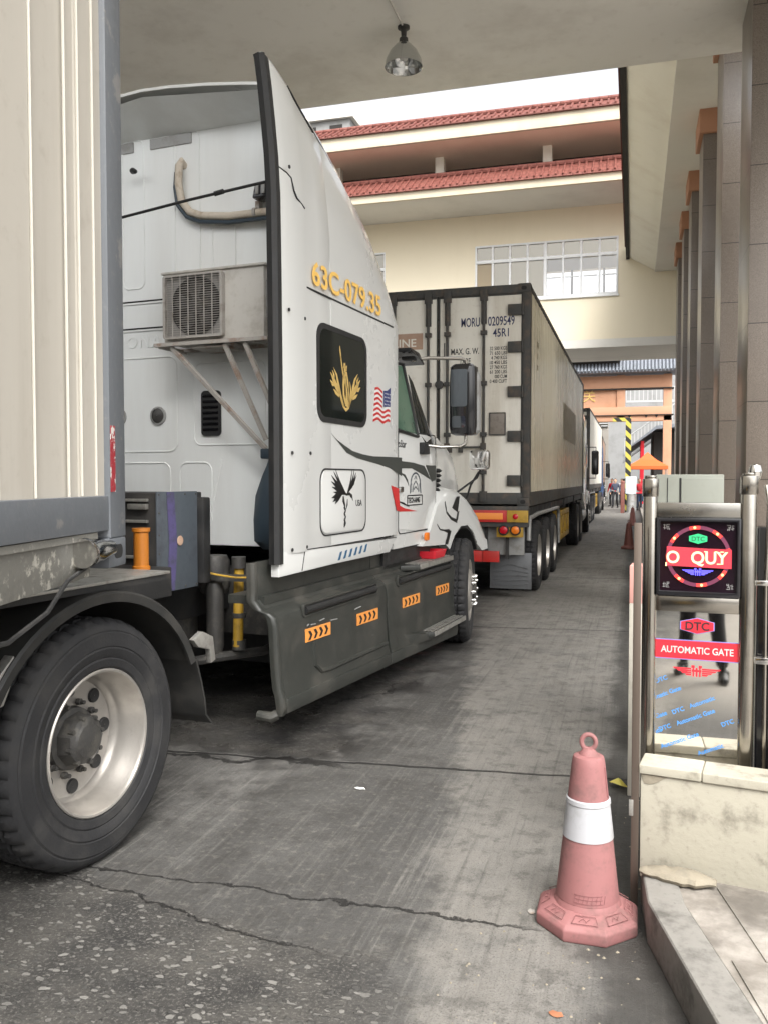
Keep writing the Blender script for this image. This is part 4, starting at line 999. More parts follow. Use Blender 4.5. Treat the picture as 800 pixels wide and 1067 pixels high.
for i in range(4): t_.box(-.46 + i * .045, -.435 + i * .045, 2.208, 2.219, 3.45, 3.51)
t_.build('lamp_rib', M['greybox'], wlo, bevel=.002)
t_ = MB(); t_.tube([(-1.75, 1.72, 3.17), (-1.2, 1.70, 3.22), (-.6, 1.68, 3.27), (-.03, 1.67, 3.31)], .009, 8); t_.tube([(-.42, 1.675, 3.282), (-.36, 1.672, 3.288)], .015, 8); t_.build('tension_cable', M['black'], T)
# dark cloth bag hung behind the extender
rings = []
for z, w_, dd in ((1.17, .10, .06), (1.22, .15, .10), (1.35, .17, .12), (1.5, .15, .12), (1.62, .10, .09), (1.73, .05, .05), (1.80, .02, .03)):
    rings.append([(-.19 + w_ * .85 * math.cos(2 * PI * k / 14) * (1 + .22 * mnoise.noise((k * .9, z * 7, 0))), 1.98 + dd * math.sin(2 * PI * k / 14) * (1 + .3 * mnoise.noise((k * 1.3, z * 9, 4))), z) for k in range(14)])
t_ = MB(); t_.loft(rings); bg_o = t_.build('cloth_bag', M['navy'], None, ang=30)
bg_o.location = TO; bg_o.rotation_euler = (0, 0, TR)
tag(bg_o, 'dark blue cloth bag hanging behind the black rubber edge of the white cab', 'bag')
# red tray on the top step
t_ = MB(); wv_ = Matrix.Rotation(TR, 4, 'Z')
def tray():
    mb = MB(); o_ = rrect(-.11, .11, -.17, .17, .02); i_ = rrect(-.10, .10, -.16, .16, .015)
    bo_ = [(x * .85, y * .88) for x, y in o_]; bi_ = [(x * .85, y * .88) for x, y in i_]
    n = len(o_)
    mb.loft([[(x, y, 0) for x, y in bo_], [(x, y, .065) for x, y in o_], [(x, y, .065) for x, y in i_], [(x, y, .008) for x, y in bi_]])
    return mb
tro = tray().build('plastic_tray', M['redpl'], None, ang=40)
p = Vector(TO) + wv_ @ Vector((-.035, 4.50, .912)); tro.location = p; tro.rotation_euler = (0, 0, TR)
tag(tro, 'small red plastic tray on the top step below the cab door', 'tray')

# ------------------------------------------------------------------ containers (local: x right, y forward, rear face at y=0, base z=0)
LC, WC, HC = 12.19, 2.44, 2.896
def container(label, loc, rz, mats, group, kind, detail=2):
    side_m, frame_m, door_m = mats
    t = thing('shipping_container', label, 'container', loc, rz, group)
    h = WC / 2
    fr = MB()
    for x in (-1, 1):
        for y0 in (0, LC - .16):
            fr.box(*sorted((x * h, x * (h - .10))), y0, y0 + .16, .118, HC - .118)
        xa = sorted((x * (h - .006), x * (h - .07)))
        fr.box(*xa, .16, LC - .16, .15 if kind == 'bead' else .0, .285 if kind == 'bead' else .19)
        fr.box(*xa, .16, LC - .16, HC - .08, HC - .004)
    for y0 in (0, LC - .10):
        fr.box(-h + .1, h - .1, y0 + .004, y0 + .10, .03, .17); fr.box(-h + .1, h - .1, y0 + .004, y0 + .10, HC - .12, HC - .01)
    for k in range(1, 24): fr.box(-h + .08, h - .08, k * .5, k * .5 + .05, .06, .15)
    fro = fr.build('frame', frame_m, t, bevel=.006)
    for x in (-1, 1):
        for y in (.089, LC - .089):
            for z in (.059, HC - .059):
                cc = MB(); cc.obox((x * (h - .081), y, z), (.164, .180, .118)); co = cc.build('corner_casting', frame_m, fro, bevel=.012)
                yy, zq = (.085 if y < 1 else LC - .085), (.062 if z < 1 else HC - .062)
                hk = MB(); hk.prism(rrect(yy - .045, yy + .045, zq - .028, zq + .028, .026, 4), 'x', x * (h + .0012), x * (h - .01))
                hk.prism(rrect(x * (h - .085) - .035, x * (h - .085) + .035, zq - .025, zq + .025, .024, 4), 'y', -.0012 if yy < 1 else LC - .01, .01 if yy < 1 else LC + .0012)
                hk2 = hk.v  # dark openings of the casting
                hk.f = hk.f; me_ = hk.mesh('casting_opening', M['seam']); bm_j = bmesh.new(); bm_j.from_mesh(co.data); n0 = len(bm_j.faces); bm_j.from_mesh(me_); bm_j.faces.ensure_lookup_table()
                for f_ in bm_j.faces[n0:]: f_.material_index = 1
                bm_j.to_mesh(co.data); bm_j.free(); co.data.materials.append(M['seam']); bpy.data.meshes.remove(me_)
    # side panels
    for s in (-1, 1):
        mb = MB()
        if kind == 'bead':
            pts = [(h - .022, .16)]
            bd_ = []; y = LC - .16
            y = LC - .24; k = 0
            prev = LC - .16
            # slightly stepped panels with narrow raised beads
            ys = []
            while y > .3:
                ys.append(y); y -= (.13, .11, .25, .23)[k % 4]; k += 1
            path = [(LC - .16, h - .024)]
            for k, yy in enumerate(ys):
                d = (.0, .010, .010, .0)[k % 4]
                path += [(yy + .012, h - .024 - path_d if k else h - .024), (yy, h - .024 - d)] if False else [(yy + .010, path[-1][1]), (yy - .010, h - .024 - d)]
            path.append((.16, path[-1][1]))
            poly = [(s * x, y_) for y_, x in path] + [(s * (h - .05), .16), (s * (h - .05), LC - .16)]
            mb.prism(poly, 'z', .285, HC - .08)
            po = mb.build('side_panel', side_m, t, ang=20)
            b2 = MB()
            for yy in ys: b2.tube([(s * (h - .022), yy, .287), (s * (h - .022), yy, HC - .082)], .0055, 6)
            b2.build('raised_bead', M['beadl'], po)
        else:
            N_ = 44; path = []
            for k in range(N_):
                y0 = .16 + (LC - .32) * k / N_; st = (LC - .32) / N_
                path += [(y0, h - .012), (y0 + st * .35, h - .012), (y0 + st * .5, h - .017), (y0 + st * .85, h - .017)]
            path.append((LC - .16, h - .012))
            poly = [(s * x, y_) for y_, x in path] + [(s * (h - .05), LC - .16), (s * (h - .05), .16)]
            mb.prism(poly, 'z', .19, HC - .08); po = mb.build('side_panel', side_m, t, ang=5)
    rf_ = MB(); rf_.box(-h + .07, h - .07, .10, LC - .1, HC - .04, HC - .02); rf_.build('roof', side_m, t)
    fw_ = MB(); fw_.box(-h + .1, h - .1, LC - .09, LC - .05, .17, HC - .12); fw_.build('front_wall', side_m, t)
    # doors
    for s in (-1, 1):
        d = MB(); d.box(*sorted((s * .012, s * (h - .105))), .028, .075, .165, HC - .125)
        do_ = d.build('door', door_m, t, bevel=.012)
        gk = MB(); xx = sorted((s * .004, s * (h - .10)))
        frame2d([(xx[0], .16), (xx[1], .16), (xx[1], HC - .12), (xx[0], HC - .12)], [(xx[0] + .02, .18), (xx[1] - .02, .18), (xx[1] - .02, HC - .14), (xx[0] + .02, HC - .14)], 'y', .02, .032, gk)
        gk.build('gasket', frame_m, do_, bevel=.003)
        if detail == 0: continue
        for x in ((.13, .615) if s > 0 else (-.13, -.615)):
            lr = MB(); lr.tube([(x, -.012, .07), (x, -.012, HC - .06)], .019, 10)
            for z in (.13, HC - .13): lr.box(x - .05, x + .05, -.03, .02, z - .07, z + .07)
            lr.box(x - .036, x + .036, -.022, .015, HC - .50, HC - .20)
            for z in (.45, .95, 1.62, 2.28): lr.obox((x, -.010, z), (.085, .05, .055))
            lro = lr.build('lock_rod', frame_m, do_, bevel=.004)
            hn = MB(); hn.obox((x - s * .16, -.035, .78), (.34, .018, .028)); hn.obox((x, -.03, .78), (.07, .05, .11)); hn.obox((x - s * .30, -.03, .76), (.06, .04, .10)); hn.build('handle', frame_m, lro, bevel=.004)
        for z in (.34, .92, 1.50, 2.08, 2.56):
            hg_ = MB(); hg_.box(*sorted((s * (h - .29), s * (h - .085))), -.018, .028, z - .07, z + .07)
            hg_.lathe([(.016, z - .08), (.016, z + .08)], c=(s * (h - .10), -.016, 0), axis='z', seg=10, cap=True)
            hg_.build('hinge', frame_m, do_, bevel=.006)
    return t

def trailer(label, loc, rz, group, detail=2, near=False):
    """three-axle skeletal semi-trailer; local origin on the ground below the container's rear centre"""
    t = thing('semi_trailer', label, 'trailer', loc, rz, group)
    b = MB()
    for x in (-.5, .5):
        b.prism([(.05, .80), (8.6, .80), (9.4, 1.02), (11.9, 1.02), (11.9, 1.17), (.05, 1.17)], 'x', x - .07, x + .07)
    for y in ((.06, 3.2, 6.1) if near else (.06, 3.2, 6.1, 9.0, 11.95)): b.box(-1.2, 1.2, y, y + .14, 1.06, 1.235)
    for y in ((1, 2, 4.2, 5.2, 7) if near else (1, 2, 4.2, 5.2, 7, 8, 10, 11)): b.box(-1.15, 1.15, y, y + .08, 1.04, 1.16)
    for x in (-1.17, 1.13): b.box(x, x + .05, .2, 8.0 if near else 11.95, 1.10, 1.232)
    bo_ = b.build('chassis_beam', M['chassis'], t, bevel=.006)
    ax_ = MB()
    for y in (1.32, 2.60, 3.88): ax_.tube([(-1.15, y, .507), (1.15, y, .507)], .075, 12)
    ax_.build('axle', M['chassis'], bo_)
    for y in (1.32, 2.60, 3.88):
        for s in (1, -1):
            wheel(t, s * 1.215, y, flip=s < 0, detail=detail)
            if detail > 1: wheel(t, s * .87, y, flip=s < 0, detail=False)
    for s in (1, -1):
        lg = MB(); lg.box(s * .75 - .07, s * .75 + .07, 8.1, 8.24, .2, 1.06); lg.box(s * .75 - .15, s * .75 + .15, 8.0, 8.34, .14, .2); lg.build('landing_leg', M['chassis'], t, bevel=.008)
    if detail == 0:
        return t
    # rear under-run assembly
    r_ = MB(); r_.box(-1.21, 1.21, -.02, .09, 1.095, 1.255); r_.box(-1.21, 1.21, .0, .08, .98, 1.10); ro = r_.build('rear_beam', M['cframe'], t, bevel=.006)
    rb_ = MB(); rb_.box(-1.20, .93, -.034, -.021, 1.045, 1.20); rb_.build('red_marker', M['redbar'], ro, bevel=.003)
    rb_ = MB(); rb_.box(-1.15, .88, -.042, -.035, 1.08, 1.165); rb_.build('orange_marker', M['orangebar'], ro, bevel=.002)
    for x in (.935, -1.215):
        rb_ = MB(); rb_.box(x, x + .275, -.034, -.021, 1.045, 1.20); eo = rb_.build('yellow_end_plate', M['yellow'], ro, bevel=.003)
        rb_ = MB(); rb_.lathe([(.036, -.034), (.036, -.044), (.025, -.050), (.001, -.052)], c=(x + .11, 0, 1.12), axis='y', seg=16); rb_.build('side_marker', M['lens_r'], eo)
    for s in (1, -1):
        x0 = .79 if s > 0 else -1.14
        lp = MB(); lp.box(x0, x0 + .35, .02, .06, .845, 1.04); lo_ = lp.build('lamp_plate', M['yellow'], ro, bevel=.006)
        for k, mm_ in ((.095, 'lens_r'), (.25, 'lens_o')):
            q = MB(); q.lathe([(.072, .02), (.070, -.005), (.056, -.008), (.056, .0)], c=(x0 + k, 0, .94), axis='y', seg=24); qo_ = q.build('lamp_ring', M['black'], lo_)
            q = MB(); q.lathe([(.054, .01), (.050, -.008), (.03, -.016), (.001, -.018)], c=(x0 + k, 0, .94), axis='y', seg=24); q.build('tail_lamp', M[mm_], lo_)
    for s in (1, -1):
        q = MB(); q.box(*sorted((s * .55, s * 1.14)), .16, .18, .60, 1.0); q.build('guard_plate', M['greybox'], ro, bevel=.004)
        q = MB(); q.box(*sorted((s * .62, s * .66)), .10, .14, .55, 1.0); q.box(*sorted((s * .9, s * .94)), .10, .14, .55, 1.0); q.build('bumper_hanger', M['chassis'], ro)
        q = MB(); q.box(*sorted((s * .66, s * 1.22)), .30, .312, .13, .62); q.build('mudflap', M['flap'], ro, bevel=.003)
        q = MB()
        for k in range(5): q.tube([(s * (.70 + .0 * k), .296, .20 + .05 * k), (s * .93, .296, .16 + .075 * k), (s * 1.17, .296, .20 + .05 * k)], .006, 6)
        q.build('flap_rib', M['flap'], ro)
        # silver corner pipe of the mudguard
        q = MB(); q.tube([(s * 1.20, .14, .80), (s * 1.20, .14, 1.02), (s * 1.20, .24, 1.09), (s * 1.20, 1.2, 1.115), (s * 1.20, 4.6, 1.10), (s * 1.2, 4.75, 1.0), (s * 1.2, 4.78, .45)], .03, 8); q.build('mudguard_rail', M['greybox'], t)
        q = MB(); q.box(*sorted((s * .70, s * 1.2)), .45, 4.7, 1.085, 1.10); q.build('mudguard_sheet', M['chassis'], t)
    q = MB(); q.box(-.55, .62, -.02, .04, .515, .66); q.box(.60, .83, -.02, .04, .515, .66); q.build('rear_bumper', M['redbar'], ro, bevel=.006)
    # yellow side rack
    for s in (1, -1):
        q = MB(); x0, x1 = sorted((s * 1.05, s * 1.20))
        for z in (.46, .92): q.box(x0, x1, 5.2, 7.4, z, z + .09)
        for y in (5.2, 5.9, 6.65, 7.31): q.box(x0, x1, y, y + .09, .55, .92)
        q.build('side_rack', M['yellow'], t, bevel=.006)
        q = MB(); q.box(*sorted((s * .75, s * 1.03)), 5.3, 7.3, .5, .98); q.build('tool_box', M['chassis'], t, bevel=.02)
    return t

def simple_tractor(label, loc, rz, paint, group):
    """local origin: ground, centre line, at the rear axle pair's middle"""
    t = thing('truck_tractor', label, 'truck', loc, rz, group)
    def rg(a, zt, w_, zb):
        return [(x, a, z) for x, z in ((w_, zb), (w_, zt - .35), (w_ - .05, zt - .12), (w_ - .25, zt), (-w_ + .25, zt), (-w_ + .05, zt - .12), (-w_, zt - .35), (-w_, zb))]
    b = MB(); b.loft([rg(1.7, 3.5, 1.22, 1.0), rg(2.4, 3.55, 1.22, .8), rg(3.0, 3.4, 1.22, .75), rg(3.5, 3.0, 1.18, .75), rg(3.95, 2.05, 1.15, .7), rg(4.1, 1.95, 1.05, .65)]); cb = b.build('cab', paint, t, ang=35)
    b = MB(); b.loft([rg(4.08, 1.92, .95, .7), rg(4.8, 1.82, .85, .6), rg(5.4, 1.6, .78, .55), rg(5.5, 1.3, .7, .5)]); b.build('hood', paint, cb, ang=45)
    for s in (1, -1):
        b = MB(); b.prism([(2.75, 1.95), (3.45, 1.95), (3.30, 2.6), (2.75, 2.65)], 'x', s * 1.195, s * 1.224); b.build('door_window', M['glass'], cb, bevel=.01)
        b = MB(); b.prism([(3.9, .9), (4.3, 1.3), (5.1, 1.25), (5.45, .8), (5.25, .8)] + [(4.72 + .6 * math.cos(R(k)), .5 + .6 * math.sin(R(k))) for k in (35, 60, 90, 120, 145)], 'x', s * .8, s * 1.2); b.build('fender', paint, t, bevel=.03)
        b = MB(); b.prism(rrect(*sorted((s * 1.34, s * 1.54)), 1.75, 2.45, .05), 'y', 3.42, 3.55); mo = b.build('mirror', M['blackgloss'], cb, bevel=.02)
        b = MB(); b.tube([(s * 1.1, 3.4, 2.55), (s * 1.46, 3.5, 2.55), (s * 1.46, 3.5, 2.4)], .014); b.tube([(s * 1.1, 3.4, 1.65), (s * 1.46, 3.5, 1.65), (s * 1.46, 3.5, 1.8)], .014); b.build('mirror_arm', M['chassis'], mo)
        b = MB(); b.lathe([(.01, 1.75), (.30, 1.75), (.30, 3.55), (.01, 3.55)], c=(s * .9, 0, .62), axis='y', seg=24); b.build('fuel_tank', M['alu'], t, bevel=.02)
        b = MB(); b.box(*sorted((s * .95, s * 1.2)), 2.7, 3.6, .95, 1.0); b.build('step', M['chassis'], t, bevel=.01)
        wheel(t, s * 1.2, 4.72, front=True, flip=s < 0)
        for y in (-.65, .65): wheel(t, s * 1.215, y, flip=s < 0)
    b = MB(); b.prism([(3.47, 2.98), (3.90, 2.08), (3.93, 2.08), (3.50, 3.0)], 'x', -1.0, 1.0); b.build('windscreen', M['glass'], cb)
    b = MB()
    for x in (-.42, .42): b.box(x - .04, x + .04, -1.4, 4.6, .75, 1.0)
    for y in (-1.3, 0, 1.5, 3, 4.5): b.box(-.4, .4, y, y + .1, .78, .95)
    b.box(-.5, .5, -.5, .5, 1.0, 1.14); b.build('chassis_frame', M['chassis'], t)
    return t

def truck_set(x_right, y_rear, rz, labels, mats, paint, detail):
    """container on a trailer behind a tractor, heading +y; x_right = the right side of the container"""
    off = Matrix.Rotation(rz, 4, 'Z') @ Vector((-1.22, 0, 0)); o_ = Vector((x_right, y_rear, 0)) + off
    c = container(labels[0], (o_.x, o_.y, 1.25), rz, mats, 'containers on the queue of trucks', 'plain', detail)
    t = trailer(labels[1], (o_.x, o_.y, 0), rz, 'semi-trailers in the queue of trucks', detail)
    p = o_ + Matrix.Rotation(rz, 4, 'Z') @ Vector((0, 10.9, 0))
    s = simple_tractor(labels[2], (p.x, p.y, 0), rz, paint, 'tractor trucks pulling the queue')
    return c, t, s

# near container and its trailer
N_h = -12.4
hx, hy = math.sin(R(N_h)), math.cos(R(N_h)); rx, ry = math.cos(R(N_h)), -math.sin(R(N_h))
cor = Vector((-1.9943, 3.0523, 1.253))
org = Vector((cor.x - hx * LC - rx * WC / 2, cor.y - hy * LC - ry * WC / 2, 1.253))
nc = container('beige container with slate grey frame, cut off by the left photo edge', org, -R(N_h), (M['beige'], M['framegrey'], M['beige']), None, 'bead', 1)
tp = MB(); tp.box(1.2202, 1.2222, LC - .155, LC - .11, .30, .56); tp.build('torn_red_tape', M['redworn'], nc)
ntr = trailer('peeling grey skeletal trailer under the beige container', (org.x, org.y, 0), -R(N_h), None, 1, True)
for o in list(ntr.children):
    if o.name.startswith(('chassis_beam', 'landing')): pass
gb = MB(); gb.prism([(6.0, 1.10), (11.9, 1.235), (11.9, 1.37), (LC - .22, 1.40), (6, 1.40)], 'x', 1.10, 1.19)
gb.build('side_beam', M['worn'], ntr, bevel=.006)
gb = MB(); gb.prism([(6.0, 1.375), (LC - .25, 1.375), (LC - .25, 1.40), (6.0, 1.40)], 'x', 1.19, 1.205); gb.build('beam_flange', M['worn'], ntr)
tl = MB(); tl.lathe([(.054, LC - .44), (.056, LC - .42), (.050, LC - .40), (.046, LC - .32), (.034, LC - .22), (.030, LC - .18), (.001, LC - .179)], c=(1.225, 0, 1.335), axis='y', seg=24, cap=True); tl.build('twist_lock', M['chrome'], ntr)
cb_ = MB(); cb_.tube([(1.20, LC - .30, 1.285), (1.22, LC - .55, 1.25), (1.24, LC - .75, 1.17), (1.24, LC - 1.0, 1.12), (1.22, LC - 1.4, 1.14)], .008, 6); cb_.build('air_line', M['black'], ntr)

# second truck
X2, Y2 = -1.30, 11.17
c2, t2, s2 = truck_set(X2, Y2, 0, ('grimy off-white container with tall lettering on its doors, behind the white cab', 'trailer with red and orange rear marker below the lettered off-white container', 'white tractor truck in front of the lettered off-white container'),
                       (M['side'], M['cframe'], M['door']), M['cab'], 2)
def fit(body, x0, x1, z0, z1, material, parent, y=.0265, bold=.012, spacing=1.):
    me = text_mesh(body, 1.0, extr=.001, bold=bold, spacing=spacing)
    xs = [v.co.x for v in me.vertices]; ys = [v.co.y for v in me.vertices]
    sx, sy = (x1 - x0) / (max(xs) - min(xs)), (z1 - z0) / (max(ys) - min(ys))
    for v in me.vertices: v.co = ((v.co.x - min(xs)) * sx, (v.co.y - min(ys)) * sy, v.co.z)
    me.materials.clear(); me.materials.append(material)
    return part('lettering', me, parent, (x0, y, z0), BACK)
for body, x0, x1, z0, z1, m in (('MORU', .308, .555, 2.368, 2.488, 'blueink'), ('0209549', .665, 1.012, 2.368, 2.490, 'blueink'), ('45R1', .728, .938, 2.222, 2.332, 'blueink'),
                                ('MAX. G. W.', .172, .546, 2.010, 2.092, 'ink'), ('TARE', .285, .435, 1.884, 1.961, 'ink'), ('MAX. C. W.', .172, .546, 1.756, 1.838, 'ink'), ('CU. CAP.', .22, .50, 1.640, 1.718, 'ink')):
    fit(body, x0, x1, z0, z1, M[m], c2)
for i, (s_, w_) in enumerate((('32 500 KGS', 1), ('71 650 LBS', 1), ('4 740 KGS', .92), ('10 450 LBS', 1), ('27 760 KGS', 1), ('61 200 LBS', 1), ('000 CUM', .72), ('0 400 CUFT', 1))):
    fit(s_, .916 - .226 * w_, .916, 2.050 - i * .0612, 2.097 - i * .0612, M['ink'], c2)
bx_ = MB(); bx_.box(-.90, -.213, .0250, .0262, 2.102, 2.318); bx_.build('name_panel', M['brown'], c2); fit('LINE', -.62, -.306, 2.140, 2.246, M['door'], c2, y=.0246)
pk = MB(); pk.box(.69, .90, .012, .0265, .94, 1.23); po_ = pk.build('placard', M['placard'], c2, bevel=.003)
pk = MB(); frame2d(rrect(.685, .905, .935, 1.235, .01), rrect(.70, .89, .95, 1.22, .008), 'y', .006, .02, pk); pk.build('placard_frame', M['cframe'], po_)
pk = MB(); pk.lathe([(.055, .02), (.055, -.03), (.03, -.035), (.001, -.035)], c=(.02, 0, 1.62), axis='y', seg=16); pk.build('round_catch', M['cframe'], c2)
q = MB(); q.box(1.2095, 1.2115, 5.6, 9.2, 1.15, 1.85); q.build('faded_panel', M['tanside'], c2)
for i in range(3):
    lettering(('32G1', '45', '000')[i], .12, (1.2105, .9, 2.2 - i * .16), SIDE, M['tanside'], c2, sx=.8)

# the queue beyond
truck_set(-1.50, 31.0, 0, ('pale container far down the queue with a dark grey frame, nearest beyond the second truck', 'trailer of the first truck beyond the white tractor', 'blue tractor truck in the middle of the queue'),
          (M['door'], M['cframe'], M['door']), M['truckblue'], 1)
truck_set(-1.75, 51.0, R(1.0), ('small rust brown container beyond the gateway in the queue', 'trailer under the rust brown far container', 'white tractor truck at the far end of the queue'),
          (M['brown'], M['cframe'], M['brown']), M['cab'], 0)

# ------------------------------------------------------------------ gate canopy overhead
ZC = 6.66
can = thing('gate_canopy', 'plain grey plastered canopy slab that spans the lane overhead', 'canopy', (0, 0, 0))
c_ = MB(); c_.box(-16, 2.4, 1.2, 11.05, ZC, ZC + .55); c_.build('ceiling_slab', M['ceil'], can, bevel=.02)
# wall with pier on the far side carries the slab
c_ = MB(); c_.box(-16, -15.2, 1.2, 11, 0, ZC); c_.build('far_pier', M['granite'], can)
def pier(parent, x, y, zt, cap=True, w_=.50, d_=.90):
    p = MB(); p.box(x, x + w_, y, y + d_, .1, zt); po = p.build('column', M['granite'], parent, bevel=.006)
    if cap:
        p = MB(); p.prism([(x - .07, zt - .47), (x - .07, zt - .02), (x + w_ + .07, zt - .02), (x + w_ + .07, zt - .47), (x + w_ - .02, zt - .47), (x + w_ - .02, zt - .47), (x + .02, zt - .47)], 'y', y - .07, y + d_ + .07)
        p.build('column_cap', M['orangeplaster'], po, bevel=.02)
    return po
XC = 1.11
pier(can, XC, 9.5, ZC, cap=False)
# lamp
lm = thing('ceiling_lamp', 'bell shaped glass reflector lamp hanging from the canopy ceiling', 'lamp', (-2.515, 9.38, ZC))
lm.scale = (.95, .95, .72)
cj = MB()
for y in (3.6, 7.2): cj.box(-15, 2.3, y - .004, y + .004, ZC - .0025, ZC + .01)
cj.build('plaster_joint', M['taupe'], can)
cj = MB(); cj.tube([(-2.515, 9.38, ZC - .012), (-2.515, 1.4, ZC - .012)], .010, 8); cj.build('conduit', M['soffit'], can)
q = MB(); q.lathe([(.001, 0), (.07, -.001), (.07, -.03), (.035, -.05), (.03, -.16), (.05, -.18), (.055, -.26), (.04, -.30), (.001, -.30)], axis='z', seg=20); q.build('mount', M['hub'], lm)
g = NT('prismatic_glass'); g.col((.55, .56, .55)); g.b.inputs['Roughness'].default_value = .12; g.b.inputs['Metallic'].default_value = .85; M['lampglass'] = g.m
q = MB(); q.lathe([(.05, -.24), (.09, -.28), (.16, -.38), (.205, -.50), (.220, -.60), (.222, -.62), (.214, -.61), (.20, -.50), (.155, -.39), (.085, -.29)], axis='z', seg=40); q.build('reflector', M['lampglass'], lm)
q = MB(); q.lathe([(.02, -.30), (.045, -.36), (.06, -.43), (.045, -.50), (.001, -.52)], axis='z', seg=16); q.build('bulb', M['white'], lm)

lw = thing('light_blocking_wall', 'added unseen wall beyond the truck that blocks light from under the cab', 'wall', (-6.2, -9, 0))  # added out of view to keep the ground under the cab dark
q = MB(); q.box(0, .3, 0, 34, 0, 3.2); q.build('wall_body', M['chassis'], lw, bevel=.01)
q = MB(); q.box(-.05, .35, 0, 34, 3.2, 3.3); q.build('coping', M['concwall'], lw, bevel=.01)

# ------------------------------------------------------------------ customs building spanning the road
FY = 28.0
cu = thing('customs_building', 'cream building with two red tiled eaves that bridges the road', 'building', (0, 0, 0))
q = MB()
XL, XR = -34, 14
win = (-5.06, -.54, 7.45, 9.26)
def wall_hole(mb, x0, x1, z0, z1, holes, y0, y1):
    xs = sorted({x0, x1} | {h_[0] for h_ in holes} | {h_[1] for h_ in holes})
    for a, b_ in zip(xs, xs[1:]):
        hs_ = [h_ for h_ in holes if h_[0] <= a and h_[1] >= b_]
        if hs_: mb.box(a, b_, y0, y1, z0, hs_[0][2]); mb.box(a, b_, y0, y1, hs_[0][3], z1)
        else: mb.box(a, b_, y0, y1, z0, z1)
win2 = (-9.6, -8.15, 7.5, 9.3)
wall_hole(q, XL, XR, 6.06, 10.40, [win, win2], FY, FY + .3)
q.box(XL, -14, FY, FY + .3, 0, 6.05)
q.build('wall', M['cream'], cu)
q = MB(); q.box(-34, 14, FY + .001, FY + 3.3, 5.80, 6.06); q.build('bridge_soffit', M['soffit'], cu)
q = MB(); wall_hole(q, -34, 14, 6.06, 10.4, [(-3.1, 1.2, 7.2, 9.0)], FY + 3.0, FY + 3.3); q.build('rear_wall', M['cream'], cu)
q = MB()
for x in (-2.2, -1.1, 0): q.box(x, x + .07, FY + 3.0, FY + 3.1, 7.2, 9.0)
q.box(-3.1, 1.2, FY + 3.0, FY + 3.1, 8.1, 8.17); q.build('rear_window_frame', M['taupe'], cu)
q = MB(); q.box(-34, 14, FY + .3, FY + 3.0, 10.3, 10.4); q.build('floor_slab', M['soffit'], cu)
def window(parent, x0, x1, z0, z1, nc_, zmid, y=FY):
    f = MB(); t_ = .045
    f.box(x0, x1, y - .02, y + .08, z0, z0 + .07); f.box(x0, x1, y - .02, y + .08, z1 - .06, z1); f.box(x0, x1, y - .025, y + .07, zmid - .05, zmid + .05)
    for k in range(nc_ + 1):
        x = x0 + (x1 - x0) * k / nc_; wd = .05 if k % 4 == 0 else .033
        f.box(max(x - wd, x0 - .01), min(x + wd, x1 + .01), y - .023, y + .075, z0, z1)
    for k in range(nc_):
        xa, xb = x0 + (x1 - x0) * k / nc_ + .06, x0 + (x1 - x0) * (k + 1) / nc_ - .06
        if k >= 4: f.box(xa, xb, y + .0, y + .05, (z0 + zmid) / 2 - .02, (z0 + zmid) / 2 + .02)
    fo = f.build('window', M['winframe'], parent, bevel=.006)
    p1, p2, p3 = MB(), MB(), MB()
    for k in range(nc_):
        xa, xb = x0 + (x1 - x0) * k / nc_, x0 + (x1 - x0) * (k + 1) / nc_
        p1.box(xa, xb, y + .04, y + .05, zmid, z1)
        (p3 if k == 0 else p1 if k < 4 else p2).box(xa, xb, y + .04, y + .05, z0, zmid)
    p1.build('pane', M['pane'], fo); p2.build('clear_pane', M['clear'], fo); p3.build('blind_pane', M['panetan'], fo)
window(cu, *win[:2], win[2], win[3], 8, 8.73); window(cu, *win2[:2], win2[2], win2[3], 3, 8.73)
q = MB(); q.box(-5.1, -.5, FY - .06, FY + .02, 7.39, 7.449); q.build('window_sill', M['winframe'], cu, bevel=.01)
# lower eave
def eave(x0, x1, yf, zs, zt, depth, rise, name):
    f = MB(); f.box(x0, x1, yf, yf + .12, zs, zt); f.build('fascia', M['fascia'], cu, bevel=.01)
    f = MB(); f.box(x0, x1, yf + .12, FY - .002, zs + .002, zs + .1); f.build('soffit', M['soffit'] if name == 'low' else M['salmon'], cu)
    me = MB(); me.add([(x0, yf - .09, zt + .03), (x1, yf - .09, zt + .03), (x1, yf + depth, zt + rise), (x0, yf + depth, zt + rise),
                       (x0, yf - .09, zt - .005), (x1, yf - .09, zt - .005), (x1, yf + depth, zt - .005), (x0, yf + depth, zt - .005)],
                      [(0, 1, 2, 3), (4, 5, 1, 0), (7, 6, 5, 4), (3, 2, 6, 7), (0, 3, 7, 4), (1, 5, 6, 2)])
    ro = me.build('tiled_roof', M['tilered'], cu, flat=True)
    rd = MB(); x = x0
    while x < min(x1, 2):
        if x > -16:
            rd.tube([(x, yf - .10, zt + .045), (x, yf + depth, zt + rise + .03)], .034, 6)
        x += .21
    rd.build('roll_tile', M['tilered'], ro)
    rd = MB(); x = x0
    rd.tube([(x0, yf + depth, zt + rise + .05), (x1, yf + depth, zt + rise + .05)], .08, 8); rd.build('ridge_tile', M['tilered'], ro)
eave(-34, 14, 25.8, 10.26, 10.50, .75, .62, 'low')
eave(-34, 14, 25.8, 11.98, 12.38, .75, .50, 'high')
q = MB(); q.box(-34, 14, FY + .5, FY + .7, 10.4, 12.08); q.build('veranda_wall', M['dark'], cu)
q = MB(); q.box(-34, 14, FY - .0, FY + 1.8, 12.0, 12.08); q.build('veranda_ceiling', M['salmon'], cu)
q = MB(); q.box(-34, 14, 26.5, FY + 1.8, 10.56, 10.62); q.build('veranda_floor', M['soffit'], cu)
